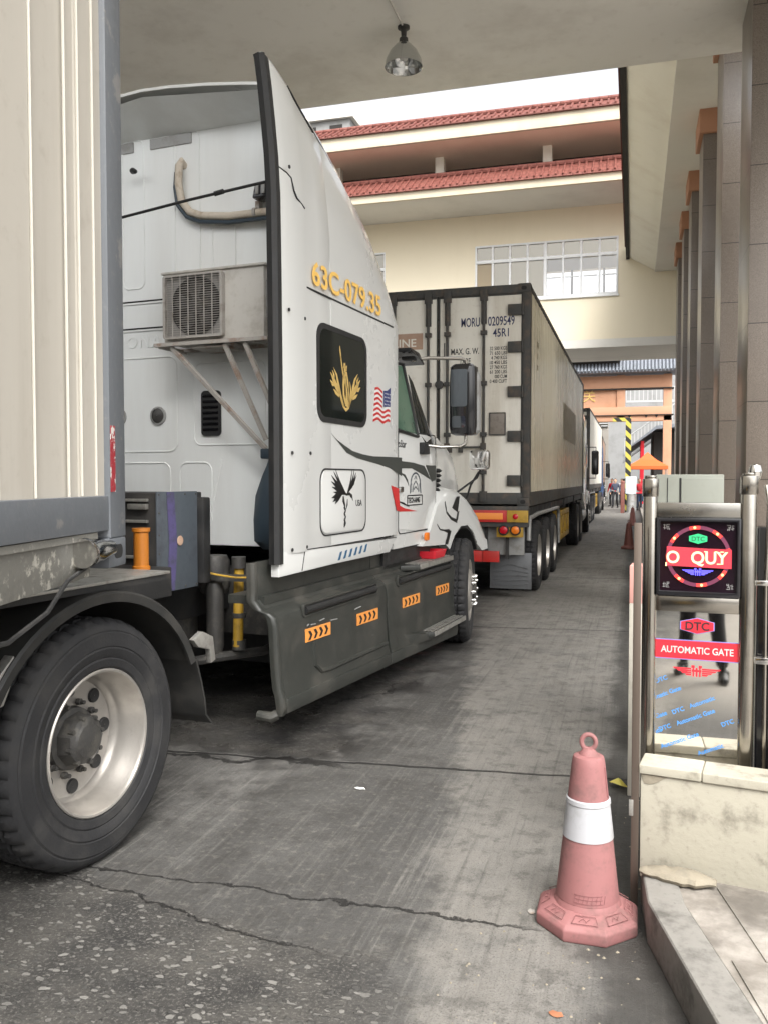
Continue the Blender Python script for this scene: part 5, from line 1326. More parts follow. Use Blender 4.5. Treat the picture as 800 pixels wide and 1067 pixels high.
for x in (-9.6, -6.1, -2.68, .8, -13, -16.5): q = MB(); q.box(x - .14, x + .14, 27.2, 27.5, 10.6, 12.05); q.build('pillar', M['pale'], cu, bevel=.01)
q = MB()
q.tube([(-34, 26.9, 11.15), (14, 26.9, 11.15)], .03, 8)
q.build('handrail', M['dark'], cu)

# ------------------------------------------------------------------ side hall on the right with its row of piers
hall = thing('side_hall', 'long roadside hall with a row of polished brown piers and a cream sloping soffit', 'building', (0, 0, 0))
for y in (12.5, 16.1, 19.2, 22.0, 24.8): pier(hall, XC, y, 8.12)
q = MB(); q.prism([(-.20, 8.55), (-.20, 8.80), (.56, 8.40), (XC + .9, 8.40), (XC + .9, 8.10), (.56, 8.10)], 'y', 11.10, FY - .003)
q.build('soffit_slope', M['pale'], hall)
q = MB(); q.box(.57, 9, 11.11, FY - .004, 8.06, 8.098); q.build('soffit', M['soffit'], hall)
q = MB(); q.box(-.30, -.195, 11.1, FY - .003, 8.50, 8.86); q.build('roof_edge', M['dark'], hall)
q = MB(); q.add([(-.34, 11.1, 8.84), (-.34, FY - .3, 8.84), (2.6, FY - .3, 10.6), (2.6, 11.1, 10.6), (-.34, 11.1, 8.80), (-.34, FY - .3, 8.80), (2.6, FY - .3, 10.5), (2.6, 11.1, 10.5)],
                [(3, 2, 1, 0), (4, 5, 6, 7), (0, 1, 5, 4), (2, 3, 7, 6), (0, 4, 7, 3), (1, 2, 6, 5)]); q.build('tiled_roof', M['tilered'], hall, flat=True)
q = MB(); wall_hole(q, 0, 1, 0, 8.05, [], 0, 1)
q = MB(); q.box(4.6, 4.9, 9.5, FY, 0, 8.05); q.build('back_wall', M['pale'], hall)
for y in (12, 16, 20, 24):
    q = MB(); q.box(4.52, 4.62, y, y + 2.2, 1.0, 3.2); wo_ = q.build('window', M['winframe'], hall, bevel=.01); q = MB(); q.box(4.50, 4.515, y + .1, y + 2.1, 1.1, 3.1); q.build('pane', M['pane'], wo_)

# ------------------------------------------------------------------ orange gateway with grey tiles
GY = 50.0
gt = thing('roadside_gateway', 'orange brown gateway with a corrugated grey tiled roof across the road behind', 'gateway', (0, 0, 0))
q = MB()
for x in (-7.2, -.95, 1.55): q.box(x, x + .45, GY, GY + .5, 0 if x != -.95 else 4.92, 7.5)
q.box(-7.2, 2.0, GY - .04, GY + .54, 6.75, 7.45); q.box(-7.2, 2.0, GY - .02, GY + .52, 5.25, 5.70); q.box(-7.2, 2.0, GY + .0, GY + .48, 4.90, 5.22)
q.box(-6.75, -.95, GY + .12, GY + .38, 5.7, 6.75)
q.build('beam', M['peach'], gt, bevel=.02)
q = MB(); q.box(-7.3, 2.1, GY - .10, GY + .6, 5.22, 5.26); q.box(-7.3, 2.1, GY - .10, GY + .6, 6.68, 6.74); q.build('moulding', M['dark'], gt)
q = MB(); x = -7.6
while x < 2.3:
    hi_ = 8.75; q.tube([(x, GY - .9, 7.62), (x, GY + .25, hi_)], .075, 6); x += .19
q.prism([(GY - .85, 7.56), (GY + .25, 8.68), (GY + 1.3, 7.56)], 'x', -7.6, 2.3)
q.build('tiled_roof', M['tilegrey'], gt)
q = MB(); x = -8.2
while x < -.7:
    q.tube([(x, GY - 1.1, 8.35), (x, GY - .1, 9.05)], .075, 6); x += .19
q.prism([(GY - 1.05, 8.3), (GY - .1, 9.0), (GY + .8, 8.3)], 'x', -8.2, -.75)
q.build('upper_roof', M['tilegrey'], gt)
q = MB(); q.box(-8, -.85, GY - .5, GY + .5, 7.9, 8.3); q.build('roof_band', M['dark'], gt)
lettering('\u5173', .75, (-2.85, GY + .10, 6.1), BACK, M['gold'], gt, extr=.02)
q = MB()
for x in (-.35, .55, 1.1): q.prism([(x, 5.22), (x + .18, 5.22), (x + .09, 5.08)], 'y', GY - .05, GY)
q.build('bracket', M['dark'], gt)

# buildings beyond the gateway
ob = thing('stair_building', 'pale concrete building with outside stairs behind the orange gateway', 'building', (0, 0, 0))
q = MB(); q.box(-2, 9, 72, 76, 0, 12); q.build('wall', M['concwall'], ob)
q = MB()
q.prism([(-.8, 3.5), (5.6, 8.2), (5.6, 7.6), (-.8, 2.9)], 'y', 66.4, 68.0); q.build('stair_flight', M['concwall'], ob)
q = MB()
for i in range(26):
    x = -.7 + i * .24; q.box(x, x + .05, 66.30, 66.36, 3.5 + (x + .7) * .735, 4.6 + (x + .7) * .735)
q.tube([(-.7, 66.33, 4.6), (5.6, 66.33, 9.2)], .06, 6)
q.build('stair_railing', M['railing'], ob)
q = MB(); q.box(-.6, 3, 64.5, 64.7, 7.2, 7.35); q.box(-.6, 3, 64.5, 64.7, 8.2, 8.3)
for i in range(12): q.box(-.6 + i * .3, -.55 + i * .3, 64.5, 64.6, 7.3, 8.2)
q.build('balcony_rail', M['railing'], ob)
hs2 = thing('low_shop', 'low dark shop front with a sloping grey awning behind the orange tent', 'shop', (0, 0, 0))
q = MB(); q.box(1.2, 6, 56, 66, 0, 4.6); q.build('wall', M['dark'], hs2)
q = MB(); q.prism([(-.2, 3.7), (1.3, 4.9), (5, 5.2), (5, 5.0), (1.3, 4.7), (-.2, 3.6)], 'y', 54.5, 66); q.build('awning', M['tilegrey'], hs2)
q = MB()
for y in (55, 58, 61): q.box(.4, .6, y, y + .2, 0, 4.0)
q.build('post', M['redpl'], hs2)
wb = thing('white_house', 'white house with barred windows left of the striped pole', 'building', (0, 0, 0))
q = MB(); q.box(-9, -1.8, 84, 92, 0, 14); q.build('wall', M['taupe'], wb)
for x in (-5.2, -3.6):
    for z in (6.6, 8.6):
        q = MB(); q.box(x, x + 1.2, 83.9, 84.01, z, z + 1.0); wo_ = q.build('window', M['pane'], wb)
        q = MB()
        for i in range(4): q.box(x, x + 1.2, 83.82, 83.88, z + .1 + i * .25, z + .15 + i * .25)
        q.build('window_bar', M['winframe'], wo_)
gbd = thing('grey_tower_block', 'grey flat-roofed block rising behind the red tiled roof', 'building', (-20.9, 62, 0))
q = MB(); q.box(-9, .1, 0, 9, 0, 28.9); q.build('wall', M['concwall'], gbd)
q = MB(); q.box(-9.2, .4, -.3, 9.2, 28.9, 29.25); q.build('parapet', M['soffit'], gbd)
for x in (-7.6, -5.4, -3.6, -1.5):
    q = MB(); q.box(x, x + 1.0, -.05, .02, 27.7, 28.5); q.build('window', M['dark'], gbd)
# house behind the left: hidden hill of roofs

# ------------------------------------------------------------------ street furniture in the distance
hp = thing('height_barrier_pole', 'yellow and black striped pole with a short arm at its top', 'pole', (-.27, 44, 0))
def hazard():
    g = NT('yellow_black_stripes'); o = g.xyz()
    d = g.math('FRACT', g.math('ADD', g.math('MULTIPLY', o[2], 1.9), g.math('MULTIPLY', o[0], 1.9)))
    g.col(g.mix(g.math('GREATER_THAN', d, .5), (.48, .41, .07), (.02, .02, .02))); return g.m
M['hazard'] = hazard()
q = MB(); q.box(-.13, .13, -.13, .13, 0, 4.5); q.build('post', M['hazard'], hp)
q = MB(); q.box(-.75, .13, -.10, .10, 4.5, 4.68); q.build('arm', M['hazard'], hp)
nb = thing('notice_board', 'white notice board on a grey bollard in front of the striped pole', 'sign', (-.12, 43.2, 0))
q = MB(); q.box(-.25, .25, -.03, .02, .92, 1.76); q.build('board', mat('pale_blue_board', (.62, .70, .74), .4), nb, bevel=.01)
q = MB(); q.lathe([(.22, 0), (.20, .05), (.18, .9), (.001, .92)], axis='z', seg=16); q.build('bollard', M['greybox'], nb)
shp = thing('shop_row', 'row of dark shop houses with red shop fronts closing the far lane', 'building', (0, 0, 0))
q = MB(); q.box(-3.2, 3, 96, 104, 0, 9); q.build('wall', M['chassis'], shp)
q = MB(); q.box(-3.0, .5, 95.0, 96, 2.6, 3.4); q.build('awning', M['redbar'], shp)
q = MB(); q.box(-3.0, 2.6, 95.7, 95.95, 4.6, 5.4); q.build('balcony', M['soffit'], shp)
for i_, (x_, y_) in enumerate(((-.05, 50.6), (.35, 52.2))):
    mk = thing('motorbike', 'dark parked motorbike', 'motorbike', (x_, y_, 0), R(20 + 25 * i_), 'motorbikes parked past the gateway')
    mk['label'] = 'dark parked motorbike ' + ('just behind the white notice board', 'farther back beyond the orange tent')[i_]
    for yy in (-.62, .62):
        q = MB(); q.lathe([(.22, -.045), (.29, -.04), (.30, 0), (.29, .04), (.22, .045)], c=(0, yy, .30), axis='x', seg=20); q.build('wheel', M['black'], mk)
    q = MB(); q.loft([[(-.10, y, z0), (.10, y, z0), (.09, y, z1), (-.09, y, z1)] for y, z0, z1 in ((-.75, .62, .74), (-.3, .35, .80), (.05, .32, .62), (.3, .34, .66), (.48, .55, .98))]); q.build('body', M['truckblue'] if i_ else M['redbar'], mk, bevel=.02)
    q = MB(); q.loft([[(-.12, y, z - .06), (.12, y, z - .06), (.11, y, z), (-.11, y, z)] for y, z in ((-.72, .82), (-.3, .80), (.02, .78))]); q.build('seat', M['black'], mk, bevel=.015)
    q = MB(); q.tube([(0, .62, .30), (0, .50, .95)], .03, 8); q.tube([(-.33, .42, 1.02), (0, .50, 1.0), (.33, .42, 1.02)], .016, 8); q.build('handlebar', M['chassis'], mk)
rb_ = thing('barrier_post', 'dark red post left of the white notice board', 'post', (-.50, 42.6, 0))
q = MB(); q.box(-.09, .09, -.09, .09, 0, 1.45); q.lathe([(.11, 1.45), (.11, 1.52), (.001, 1.56)], axis='z', seg=12); q.build('shaft', M['cone_dk'], rb_, bevel=.01)
tn = thing('market_tent', 'orange pop-up tent with a peaked cloth roof', 'tent', (.68, 46, 0))
q = MB(); e = .98; q.add([(-e, -e, 2.30), (e, -e, 2.30), (e, e, 2.30), (-e, e, 2.30), (0, 0, 3.03), (-e * .45, -e * .45, 2.62), (e * .45, -e * .45, 2.62), (e * .45, e * .45, 2.62), (-e * .45, e * .45, 2.62), (-e, -e, 2.14), (e, -e, 2.14), (e, e, 2.14), (-e, e, 2.14)],
                            [(0, 1, 6, 5), (1, 2, 7, 6), (2, 3, 8, 7), (3, 0, 5, 8), (5, 6, 4), (6, 7, 4), (7, 8, 4), (8, 5, 4), (9, 10, 1, 0), (10, 11, 2, 1), (11, 12, 3, 2), (12, 9, 0, 3)])
q.build('cloth_roof', M['tent'], tn, flat=True)
for x in (-.93, .93):
    for y in (-.93, .93): q = MB(); q.tube([(x, y, 0), (x, y, 2.3)], .02, 8); q.build('leg', M['greybox'], tn)
tb_ = thing('stall_table', 'table with red goods under the orange tent', 'table', (.62, 45.8, 0))
q = MB(); q.box(-.55, .45, -.3, .3, .9, .95); q.build('table_top', M['redpl'], tb_, bevel=.01)
for x in (-.5, .4): q = MB(); q.box(x - .03, x + .03, -.25, .25, 0, .9); q.build('leg', M['greybox'], tb_)

def cone_thing(label, loc, s=1., m1='cone', m2='conew', group=None, rz=0, tilt=0):
    t = thing('traffic_cone', label, 'cone', loc, rz, group); t.scale = (s, s, s)
    o8 = lambda r_, z: [(r_ * math.cos(R(22.5 + 45 * k)), r_ * math.sin(R(22.5 + 45 * k)), z) for k in range(8)]
    b = MB(); b.loft([o8(.186, .0), o8(.190, .012), o8(.190, .042), o8(.180, .052), o8(.132, .078), o8(.118, .082)]); bo_ = b.build('base', M[m1], t, bevel=.005, segs=3)
    f = MB()
    for k in range(8):
        a = R(45 * k); ca, sa = math.cos(a), math.sin(a)
        def W_(u, v_): # u tangential, v radial on the slope
            r_ = v_; z = .0545 + (.172 - r_) * .63
            return (r_ * ca - u * sa, r_ * sa + u * ca, z + .0008)
        pts = [W_(-.045, .158), (W_(.045, .158)), W_(.034, .132), W_(-.034, .132)]
        f.tube(pts + [pts[0]], .0012, 4); f.tube([W_(-.02, .150), W_(-.008, .139), W_(.004, .150), W_(.016, .139)], .0012, 4)
    if s == 1.: f.build('moulded_mark', M['stampd'], bo_)
    def cr(z): return .114 - (z - .08) * (.114 - .057) / (.60 - .08)
    pr_ = [(.122, .072), (.118, .084), (.110, .10)]
    for z in [.1 + i * .02 for i in range(27)]: pr_.append((cr(z), z))
    pr_ = [p for p in pr_ if p[1] < .60] + [(.056, .598), (.053, .606), (.046, .610), (.034, .612), (.030, .620), (.020, .632), (.001, .636)]
    b = MB(); b.lathe(pr_, axis='z', seg=48); co = b.build('cone_body', M[m1], t)
    b = MB(); b.lathe([(cr(.318) - .001, .318), (cr(.318) + .003, .319), (cr(.44) + .003, .438), (cr(.44) + .0055, .442), (cr(.455) + .0055, .456), (cr(.458) + .001, .460)], axis='z', seg=48); b.build('reflective_band', M[m2], co)
    b = MB(); n = 20
    pts = [(.0205 * math.cos(2 * PI * k / n), 0, .690 + .0205 * math.sin(2 * PI * k / n)) for k in range(n + 1)]
    pts = [(.024 * math.cos(2 * PI * k / n), 0, .692 + .026 * math.sin(2 * PI * k / n)) for k in range(n)]
    rings = []
    for k in range(n + 1):
        a = 2 * PI * k / n; cx_, cz_ = math.cos(a), math.sin(a)
        rings.append([((.025 + .0085 * math.cos(b_)) * cx_, .0085 * math.sin(b_), .656 + (.027 + .0085 * math.cos(b_)) * cz_) for b_ in [2 * PI * j / 10 for j in range(10)]])
    b.loft(rings, cap=False); b.lathe([(.024, .612), (.018, .624), (.012, .636)], axis='z', seg=16); b.build('top_ring', M[m1], co)
    if s == 1.:
        b = MB(); b.prism([(-.001, .50), (.006, .50), (.005, .612), (-.001, .612)], 'y', -.052, -.040)
        sl_ = MB(); sl_.tube([(cr(.47) + .0005, 0, .47), (cr(.575) + .0005, 0, .575)], .004, 6); slo = sl_.build('slit', M['stampd'], co); slo.rotation_euler = (0, 0, R(-18))
        st2 = MB()
        for i in range(3):
            z = .112 + i * .014
            st2.tube([(cr(z) * math.cos(R(a)) * 1.008, cr(z) * math.sin(R(a)) * 1.008, z) for a in range(-112, -55, 6)], .0012, 4)
        for a in range(-112, -55, 8): st2.tube([(cr(.112) * math.cos(R(a)) * 1.008, cr(.112) * math.sin(R(a)) * 1.008, .112), (cr(.14) * math.cos(R(a + 3)) * 1.008, cr(.14) * math.sin(R(a + 3)) * 1.008, .14)], .0012, 4)
        st2.build('stamped_mark', M['stampd'], co)
    return t
cone_thing('large faded pink cone with white band and ring top by the kerb', (-.145, 3.12, 0), 1.0, group='traffic cones along the kerb')
cone_thing('dusty dark red cone on the lane edge, nearer of the two far ones', (-.09, 20.5, 0), .98, 'cone_dk', 'cone_dk', 'traffic cones along the kerb')
cone_thing('farthest small dark red cone, just behind the other far one', (-.02, 31.0, 0), 1.02, 'cone_dk', 'cone_dk', 'traffic cones along the kerb')

# ------------------------------------------------------------------ low wall, board post, gate head
wl = thing('low_wall', 'cream painted low wall with a cracked coping slab', 'wall', (.037, 3.29, .0), R(-9))
q = MB(); q.box(0, 4.5, 0, .13, .11, .501); q.build('wall_body', M['wallcream'], wl, bevel=.006)
q = MB(); q.box(-.006, .215, -.010, .140, .503, .540); q.box(.2158, 4.5, -.010, .140, .502, .539); cpo = q.build('coping', M['wallcream'], wl, bevel=.008, segs=3)
q = MB(); q.prism([(.004, .5005), (.095, .5005), (.060, .478), (.045, .470), (.030, .466), (.012, .470)], 'y', -.0025, .004); q.build('missing_render', M['mortar'], wl)
rings = []
for i in range(13):
    x = .01 + i * .022; k = math.sin(PI * (i + .6) / 13.6) ** .6
    rings.append([(x, -.03 + (.05 + .03 * mnoise.noise((i * .5, 3, 0))) * k * math.cos(2 * PI * j / 10) - .03, .165 + (.026 + .014 * mnoise.noise((i * .7, j, 5))) * k * math.sin(2 * PI * j / 10)) for j in range(10)])
q = MB(); q.loft(rings); mo = q.build('mortar_lump', M['mortar'], None)
mo.location = (.037, 3.29, 0); mo.rotation_euler = (0, 0, R(-9)); tag(mo, 'rough loose mortar lump at the bottom left foot of the cream low wall', 'rubble')

bp = thing('gate_stop_post', 'narrow cream board post with a pink painted end by the steel gate', 'post', (.0, 4.43, 0), R(-4))
q = MB(); q.box(-.014, .08, 0, .16, 0, .98); q.build('board', M['whitepost'], bp, bevel=.004)
q = MB(); q.box(-.014, .08, 0, .16, .9805, 1.17); q.build('painted_end', M['pinkpost'], bp, bevel=.004)

G0 = Vector((.040, 3.50, 0)); GR = R(-4)
gh = thing('automatic_gate', 'mirror polished steel sliding gate head with a lit round display', 'gate', G0, GR)
def gbox(mb, x0, x1, y0, y1, z0, z1): return mb.box(x0, x1, y0, y1, z0, z1)
M['mirror'] = mat('mirror_steel', (.86, .84, .80), .03, 1.0)
M['polish'] = mat('polished_steel_tube', (.40, .375, .335), .16, 1.0, dirt=(.24, .22, .19), amt=.5, scale=7)
for x0, x1, zt in ((-.002, .052, 1.605), (.352, .408, 1.615)):
    q = MB(); q.prism(rrect(x0, x1, -.03, .03, .02, 5), 'z', .14, zt); po_ = q.build('post', M['polish'], gh, bevel=.004)
    q = MB(); q.prism(rrect(x0 - .004, x1 + .004, -.034, .034, .022, 5), 'z', zt - .07, zt - .0); q.prism(rrect(x0 + .004, x1 - .004, -.026, .026, .018, 5), 'z', zt, zt + .012); q.build('post_cap', M['polish'], po_, bevel=.003)
q = MB(); q.box(.052, .352, -.015, .02, 1.455, 1.512); q.build('top_rail', M['steel'], gh, bevel=.004)
q = MB(); q.box(.052, .352, -.012, .02, 1.088, 1.148); q.build('middle_rail', M['polish'], gh, bevel=.004)
q = MB(); q.box(.052, .352, -.004, .010, .14, 1.0875); mp = q.build('mirror_panel', M['mirror'], gh)
q = MB(); q.box(.052, .352, .02, .16, .14, 1.50); q.build('housing', M['steel'], gh, bevel=.004)
# display
q = MB(); frame2d([(.050, 1.152), (.354, 1.152), (.354, 1.454), (.050, 1.454)], [(.064, 1.170), (.340, 1.170), (.340, 1.440), (.064, 1.440)], 'y', -.030, .0, q); dsp = q.build('display', M['blackgloss'], gh, bevel=.003)
q = MB(); q.box(.064, .340, -.012, -.004, 1.170, 1.440); q.build('screen', mat('dark_acrylic', (.010, .004, .008), .12), dsp)
dcx, dcz, dr_ = .203, 1.306, .118
def gflat(polys, y, material, name, parent, th=.0012):
    mb = MB()
    for p in polys: mb.prism(p, 'y', y - th, y)
    return mb.build(name, material, parent, flat=True)
circ = lambda cx, cz, r_, n=48: [(cx + r_ * math.cos(2 * PI * k / n), cz + r_ * math.sin(2 * PI * k / n)) for k in range(n)]
q = MB(); frame2d(circ(dcx, dcz, dr_), circ(dcx, dcz, dr_ - .014), 'y', -.0155, -.0125, q); q.build('light_ring', emit('violet_ring', (.28, .05, .12), .16), dsp)
E_red = emit('led_red', (1, .04, .03), .85); E_hot = emit('led_core', (1, .50, .16), 1.4)
arcs = []; dots = []
for k in range(8):
    a = R(97 + k * 45)
    i_, o_ = dr_ - .0135, dr_ - .0005
    arc = [(dcx + o_ * math.cos(a + t_), dcz + o_ * math.sin(a + t_)) for t_ in (-.17, -.08, 0, .08, .17)] + [(dcx + i_ * math.cos(a + t_), dcz + i_ * math.sin(a + t_)) for t_ in (.17, .08, 0, -.08, -.17)]
    arcs.append(arc); dots.append(circ(dcx + (dr_ - .007) * math.cos(a), dcz + (dr_ - .007) * math.sin(a), .0052, 12))
gflat(arcs, -.0160, E_red, 'led_glow', dsp); gflat(dots, -.0178, E_hot, 'led', dsp)
gflat([[(.088, 1.268), (.322, 1.262), (.322, 1.334), (.088, 1.342)]], -.0182, emit('red_matrix', (.85, .055, .08), .42), 'text_matrix', dsp)
gx = MB()
for i in range(46): x = .089 + i * .0051; gx.box(x, x + .0007, -.0200, -.0196, 1.264, 1.338)
for i in range(14): z = 1.2685 + i * .0052; gx.box(.088, .322, -.0200, -.0196, z, z + .0007)
gx.build('matrix_line', mat('matrix_dark_line', (.35, .03, .05), .5), dsp)
E_txt = emit('led_text', (1, .78, .38), .75)
for body, x in (('O', .086), ('QUY', .176)):
    lettering(body, .066, (x, -.0212, 1.279), BACK, E_txt, dsp, sx=.93, bold=.0012, extr=.0005)
led_t = MB()
for xs in (.086, .181, .223, .262): pass
led_t.box(.084, .089, -.0216, -.0208, 1.266, 1.280); led_t.box(.262, .272, -.0216, -.0208, 1.3235, 1.327); led_t.box(.282, .294, -.0216, -.0208, 1.3235, 1.327); led_t.box(.224, .236, -.0216, -.0208, 1.3235, 1.327); led_t.box(.270, .284, -.0216, -.0208, 1.277, 1.2805)
led_t.build('letter_serif', E_txt, dsp)
hexp = lambda cx, cz, w_, h_: [(cx - w_, cz - h_ * .5), (cx - w_, cz + h_ * .5), (cx, cz + h_), (cx + w_, cz + h_ * .5), (cx + w_, cz - h_ * .5), (cx, cz - h_)]
ho_ = gflat([hexp(dcx - .001, 1.374, .033, .0195)], -.0165, emit('green_led_badge', (.03, .60, .22), .42), 'green_badge', dsp)
lettering('DTC', .024, (dcx - .001, -.0182, 1.3655), BACK, mat('badge_dark_green', (.01, .08, .04), .5), dsp, align='CENTER', bold=.0004, extr=.0003)
def wing(cx, cz, w_, h_):
    ps = []
    for s in (-1, 1):
        for i in range(4):
            ps.append([(cx + s * w_ * .22, cz + h_ * (.5 - i * .30)), (cx + s * w_ * (1 - i * .17), cz + h_ * (.5 - i * .30)), (cx + s * w_ * (.93 - i * .17), cz + h_ * (.28 - i * .30)), (cx + s * w_ * .22, cz + h_ * (.28 - i * .30))])
    for x0, x1 in ((-.17, -.10), (-.04, .04), (.10, .17)): ps.append([(cx + x0 * w_, cz - h_ * .75), (cx + x1 * w_, cz - h_ * .75), (cx + x1 * w_, cz + h_ * .55), (cx + x0 * w_, cz + h_ * .55)])
    ps.append([(cx - .20 * w_, cz - .05 * h_), (cx + .20 * w_, cz - .05 * h_), (cx + .20 * w_, cz + .25 * h_), (cx - .20 * w_, cz + .25 * h_)])
    ps.append([(cx - .22 * w_, cz + .55 * h_), (cx - .08 * w_, cz + .55 * h_), (cx - .08 * w_, cz + .9 * h_), (cx - .22 * w_, cz + .9 * h_)]); ps.append([(cx + .08 * w_, cz + .55 * h_), (cx + .22 * w_, cz + .55 * h_), (cx + .22 * w_, cz + .9 * h_), (cx + .08 * w_, cz + .9 * h_)])
    return ps
mbw = MB()
for i, p in enumerate(wing(dcx - .001, 1.245, .057, .017)): mbw.prism(p, 'y', -.0172 - i * .00012, -.016)
mbw.build('blue_winged_logo', emit('blue_led', (.12, .10, .95), .8), dsp, flat=True)
# four corner ornaments
for cx, cz, fx, fz in ((.086, 1.418, 1, 1), (.318, 1.418, -1, 1), (.086, 1.192, 1, -1), (.318, 1.192, -1, -1)):
    gg = MB()
    for x0, x1, z0, z1 in ((-.012, -.003, .006, .008), (.001, .013, .008, .010), (-.008, -.006, -.010, .010), (.0, .002, -.002, .010), (.004, .010, .001, .003), (-.012, -.008, -.004, -.002), (.004, .006, -.012, .001), (.006, .012, -.006, -.004), (-.005, .001, -.006, -.004), (.010, .012, -.012, -.004)):
        gg.box(*sorted((cx + fx * x0, cx + fx * x1)), -.0135, -.0125, *sorted((cz + fz * z0, cz + fz * z1)))
    gg.build('corner_ornament', M['greybox'], dsp)
# vinyl on the mirror panel
VR = mat('translucent_red_vinyl', (.62, .03, .045), .25); VB = mat('light_blue_vinyl', (.06, .26, .62), .4); VS = mat('silver_letter', (.68, .66, .64), .3, .3); VBo = mat('violet_outline', (.20, .20, .5), .4)
q = MB(); q.box(.0525, .3515, -.0065, -.0045, .905, .975); q.build('name_band', VR, gh)
q = MB()
for z in (.9015, .9755): q.box(.0525, .3515, -.0060, -.0045, z, z + .003)
q.build('band_edge', VBo, gh)
lettering('AUTOMATIC GATE', .0365, (.203, -.0068, .927), BACK, VS, gh, align='CENTER', sx=.84, bold=.0006, extr=.0004)
gflat([hexp(.203, 1.035, .063, .032)], -.0042, VBo, 'badge_edge', gh, .0008); gflat([hexp(.203, 1.035, .059, .0295)], -.0052, VR, 'red_badge', gh, .0008)
lettering('DTC', .044, (.203, -.0064, 1.0195), BACK, mat('dark_red_letter', (.05, .015, .02), .4), gh, align='CENTER', bold=.0012, extr=.0003)
mbw = MB()
for i, p in enumerate(wing(.203, .857, .088, .026)): mbw.prism(p, 'y', -.0055 - i * .0001, -.0042)
mbw.build('red_winged_logo', VR, gh, flat=True)
for body, x, z in (('Automatic', .182, .712), ('DTC', .118, .682), ('Automatic Gate', .135, .640), ('DTC', .070, .610), ('Automatic Gate', .078, .543), ('Automatic', .215, .530), ('matic Gate', .054, .738), ('Gate', .056, .660), ('DTC', .298, .650), ('DTC', .054, .800), ('ate', .054, .600)):
    me = text_mesh(body, .0235, extr=.0003, bold=.0004); me.materials.clear(); me.materials.append(VB)
    # clip anything past the panel edge
    bm2 = bmesh.new(); bm2.from_mesh(me); a = R(25)
    dele = [v for v in bm2.verts if not (.054 < x + v.co.x * math.cos(a) - v.co.y * math.sin(a) < .350)]
    bmesh.ops.delete(bm2, geom=dele, context='VERTS'); bm2.to_mesh(me); bm2.free()
    o = part('film_lettering', me, gh, (x, -.0050, z), (R(90), 0, 0)); o.rotation_euler = (Matrix.Rotation(R(90), 4, 'X') @ Matrix.Rotation(a, 4, 'Z')).to_euler()
# folding lattice behind the head, a second post pair and dark interior
lt = MB()
for k in range(1, 7):
    x = .43 + k * .075
    lt.tube([(x, .04, .14), (x, .04, 1.50)], .013, 10); lt.tube([(x, .20, .14), (x, .20, 1.50)], .013, 10)
    lt.tube([(x, .04, 1.50), (x + .0, .08, 1.57), (x, .16, 1.57), (x, .20, 1.50)], .013, 10)
lt.tube([(.41, .03, .915), (.9, .03, .925)], .012, 8)
lt.build('folding_lattice', M['polish'], gh)
lt = MB(); lt.box(.41, .50, .01, .05, .90, .925); lt.box(.41, .47, .0, .06, 1.2, 1.22); lt.lathe([(.018, 1.60), (.026, 1.63), (.02, 1.655), (.001, 1.66)], c=(.40, 0, 0), axis='z', seg=12); lt.build('lattice_link', M['chrome'], gh, bevel=.003)
lt = MB(); lt.box(.415, .95, .06, .18, .14, 1.42); lt.build('drive_housing', M['blackgloss'], gh, bevel=.01)
for i, x in enumerate((.44, .47, .505)):
    lt = MB(); lt.tube([(x, .03, 1.58), (x + .012, .02, 1.50), (x + .004, .02, 1.2), (x + .01, .025, .2)], .008, 8); lt.build('hanging_rod', M['polish'], gh)
# thin steel edge post to the left of the wall
ep = thing('steel_edge_post', 'thin brown steel post standing against the left end of the cream low wall', 'post', (.012, 3.30, 0))
q = MB(); q.box(-.008, .020, -.012, .012, 0, 1.44); q.build('bar', mat('brown_steel', (.14, .11, .09), .4, .6), ep, bevel=.003)
q = MB(); q.box(-.016, .0, -.018, -.010, .34, .40); q.build('clasp', M['alu'], ep, bevel=.002)

cbn = thing('electrical_cabinet', 'grey green metal cabinet with vertical seams behind the steel gate head', 'cabinet', (.12, 5.0, .12), R(-4))
q = MB(); q.box(0, .355, 0, .4, 0, 1.51); cbo = q.build('body', M['cabinet'], cbn, bevel=.008)
q = MB()
for x in (.06, .125, .13): q.box(x, x + .004, -.003, .0, .05, 1.49)
q.build('seam', M['seam'], cbo)
q = MB(); q.box(.135, .350, -.006, .0, .06, 1.49); q.build('door', M['cabinet'], cbo, bevel=.003)
# kerb debris
def scrap(name, label, cat, loc, pts, material, rz=0, lift=.006):
    mb = MB(); c = Vector((sum(p[0] for p in pts) / len(pts), sum(p[1] for p in pts) / len(pts), lift * 1.6))
    vs = [(p[0], p[1], .001 + (lift * abs(math.sin(i * 1.7)))) for i, p in enumerate(pts)]
    n = len(vs); mb.add([tuple(c)] + vs, [(0, 1 + i, 1 + (i + 1) % n) for i in range(n)])
    o = mb.build(name, material, None); o.location = loc; o.rotation_euler = (0, 0, rz); tag(o, label, cat); return o
lf_ = lambda a, b_, n=9: [(a * math.cos(2 * PI * k / n) * (1 + .15 * math.sin(k * 5)), b_ * math.sin(2 * PI * k / n)) for k in range(n)]
scrap('paper_scrap', 'small white crumpled scrap on the bare middle of the lane', 'scrap', (-1.34, 4.14, 0), lf_(.030, .016), M['white'])
scrap('paper_scrap', 'tiny yellow scrap just behind the neck of the pink cone', 'scrap', (-.06, 4.55, 0), lf_(.05, .03, 5), M['ylw'], lift=.03)
scrap('dry_leaf', 'round rust brown leaf at the bottom edge of the photo', 'leaf', (-.205, 2.53, 0), lf_(.022, .016), M['leaf'])
scrap('dry_leaf', 'small tan leaf against the left side of the pink cone base', 'leaf', (-.345, 3.12, 0), lf_(.014, .020), M['bracket'])

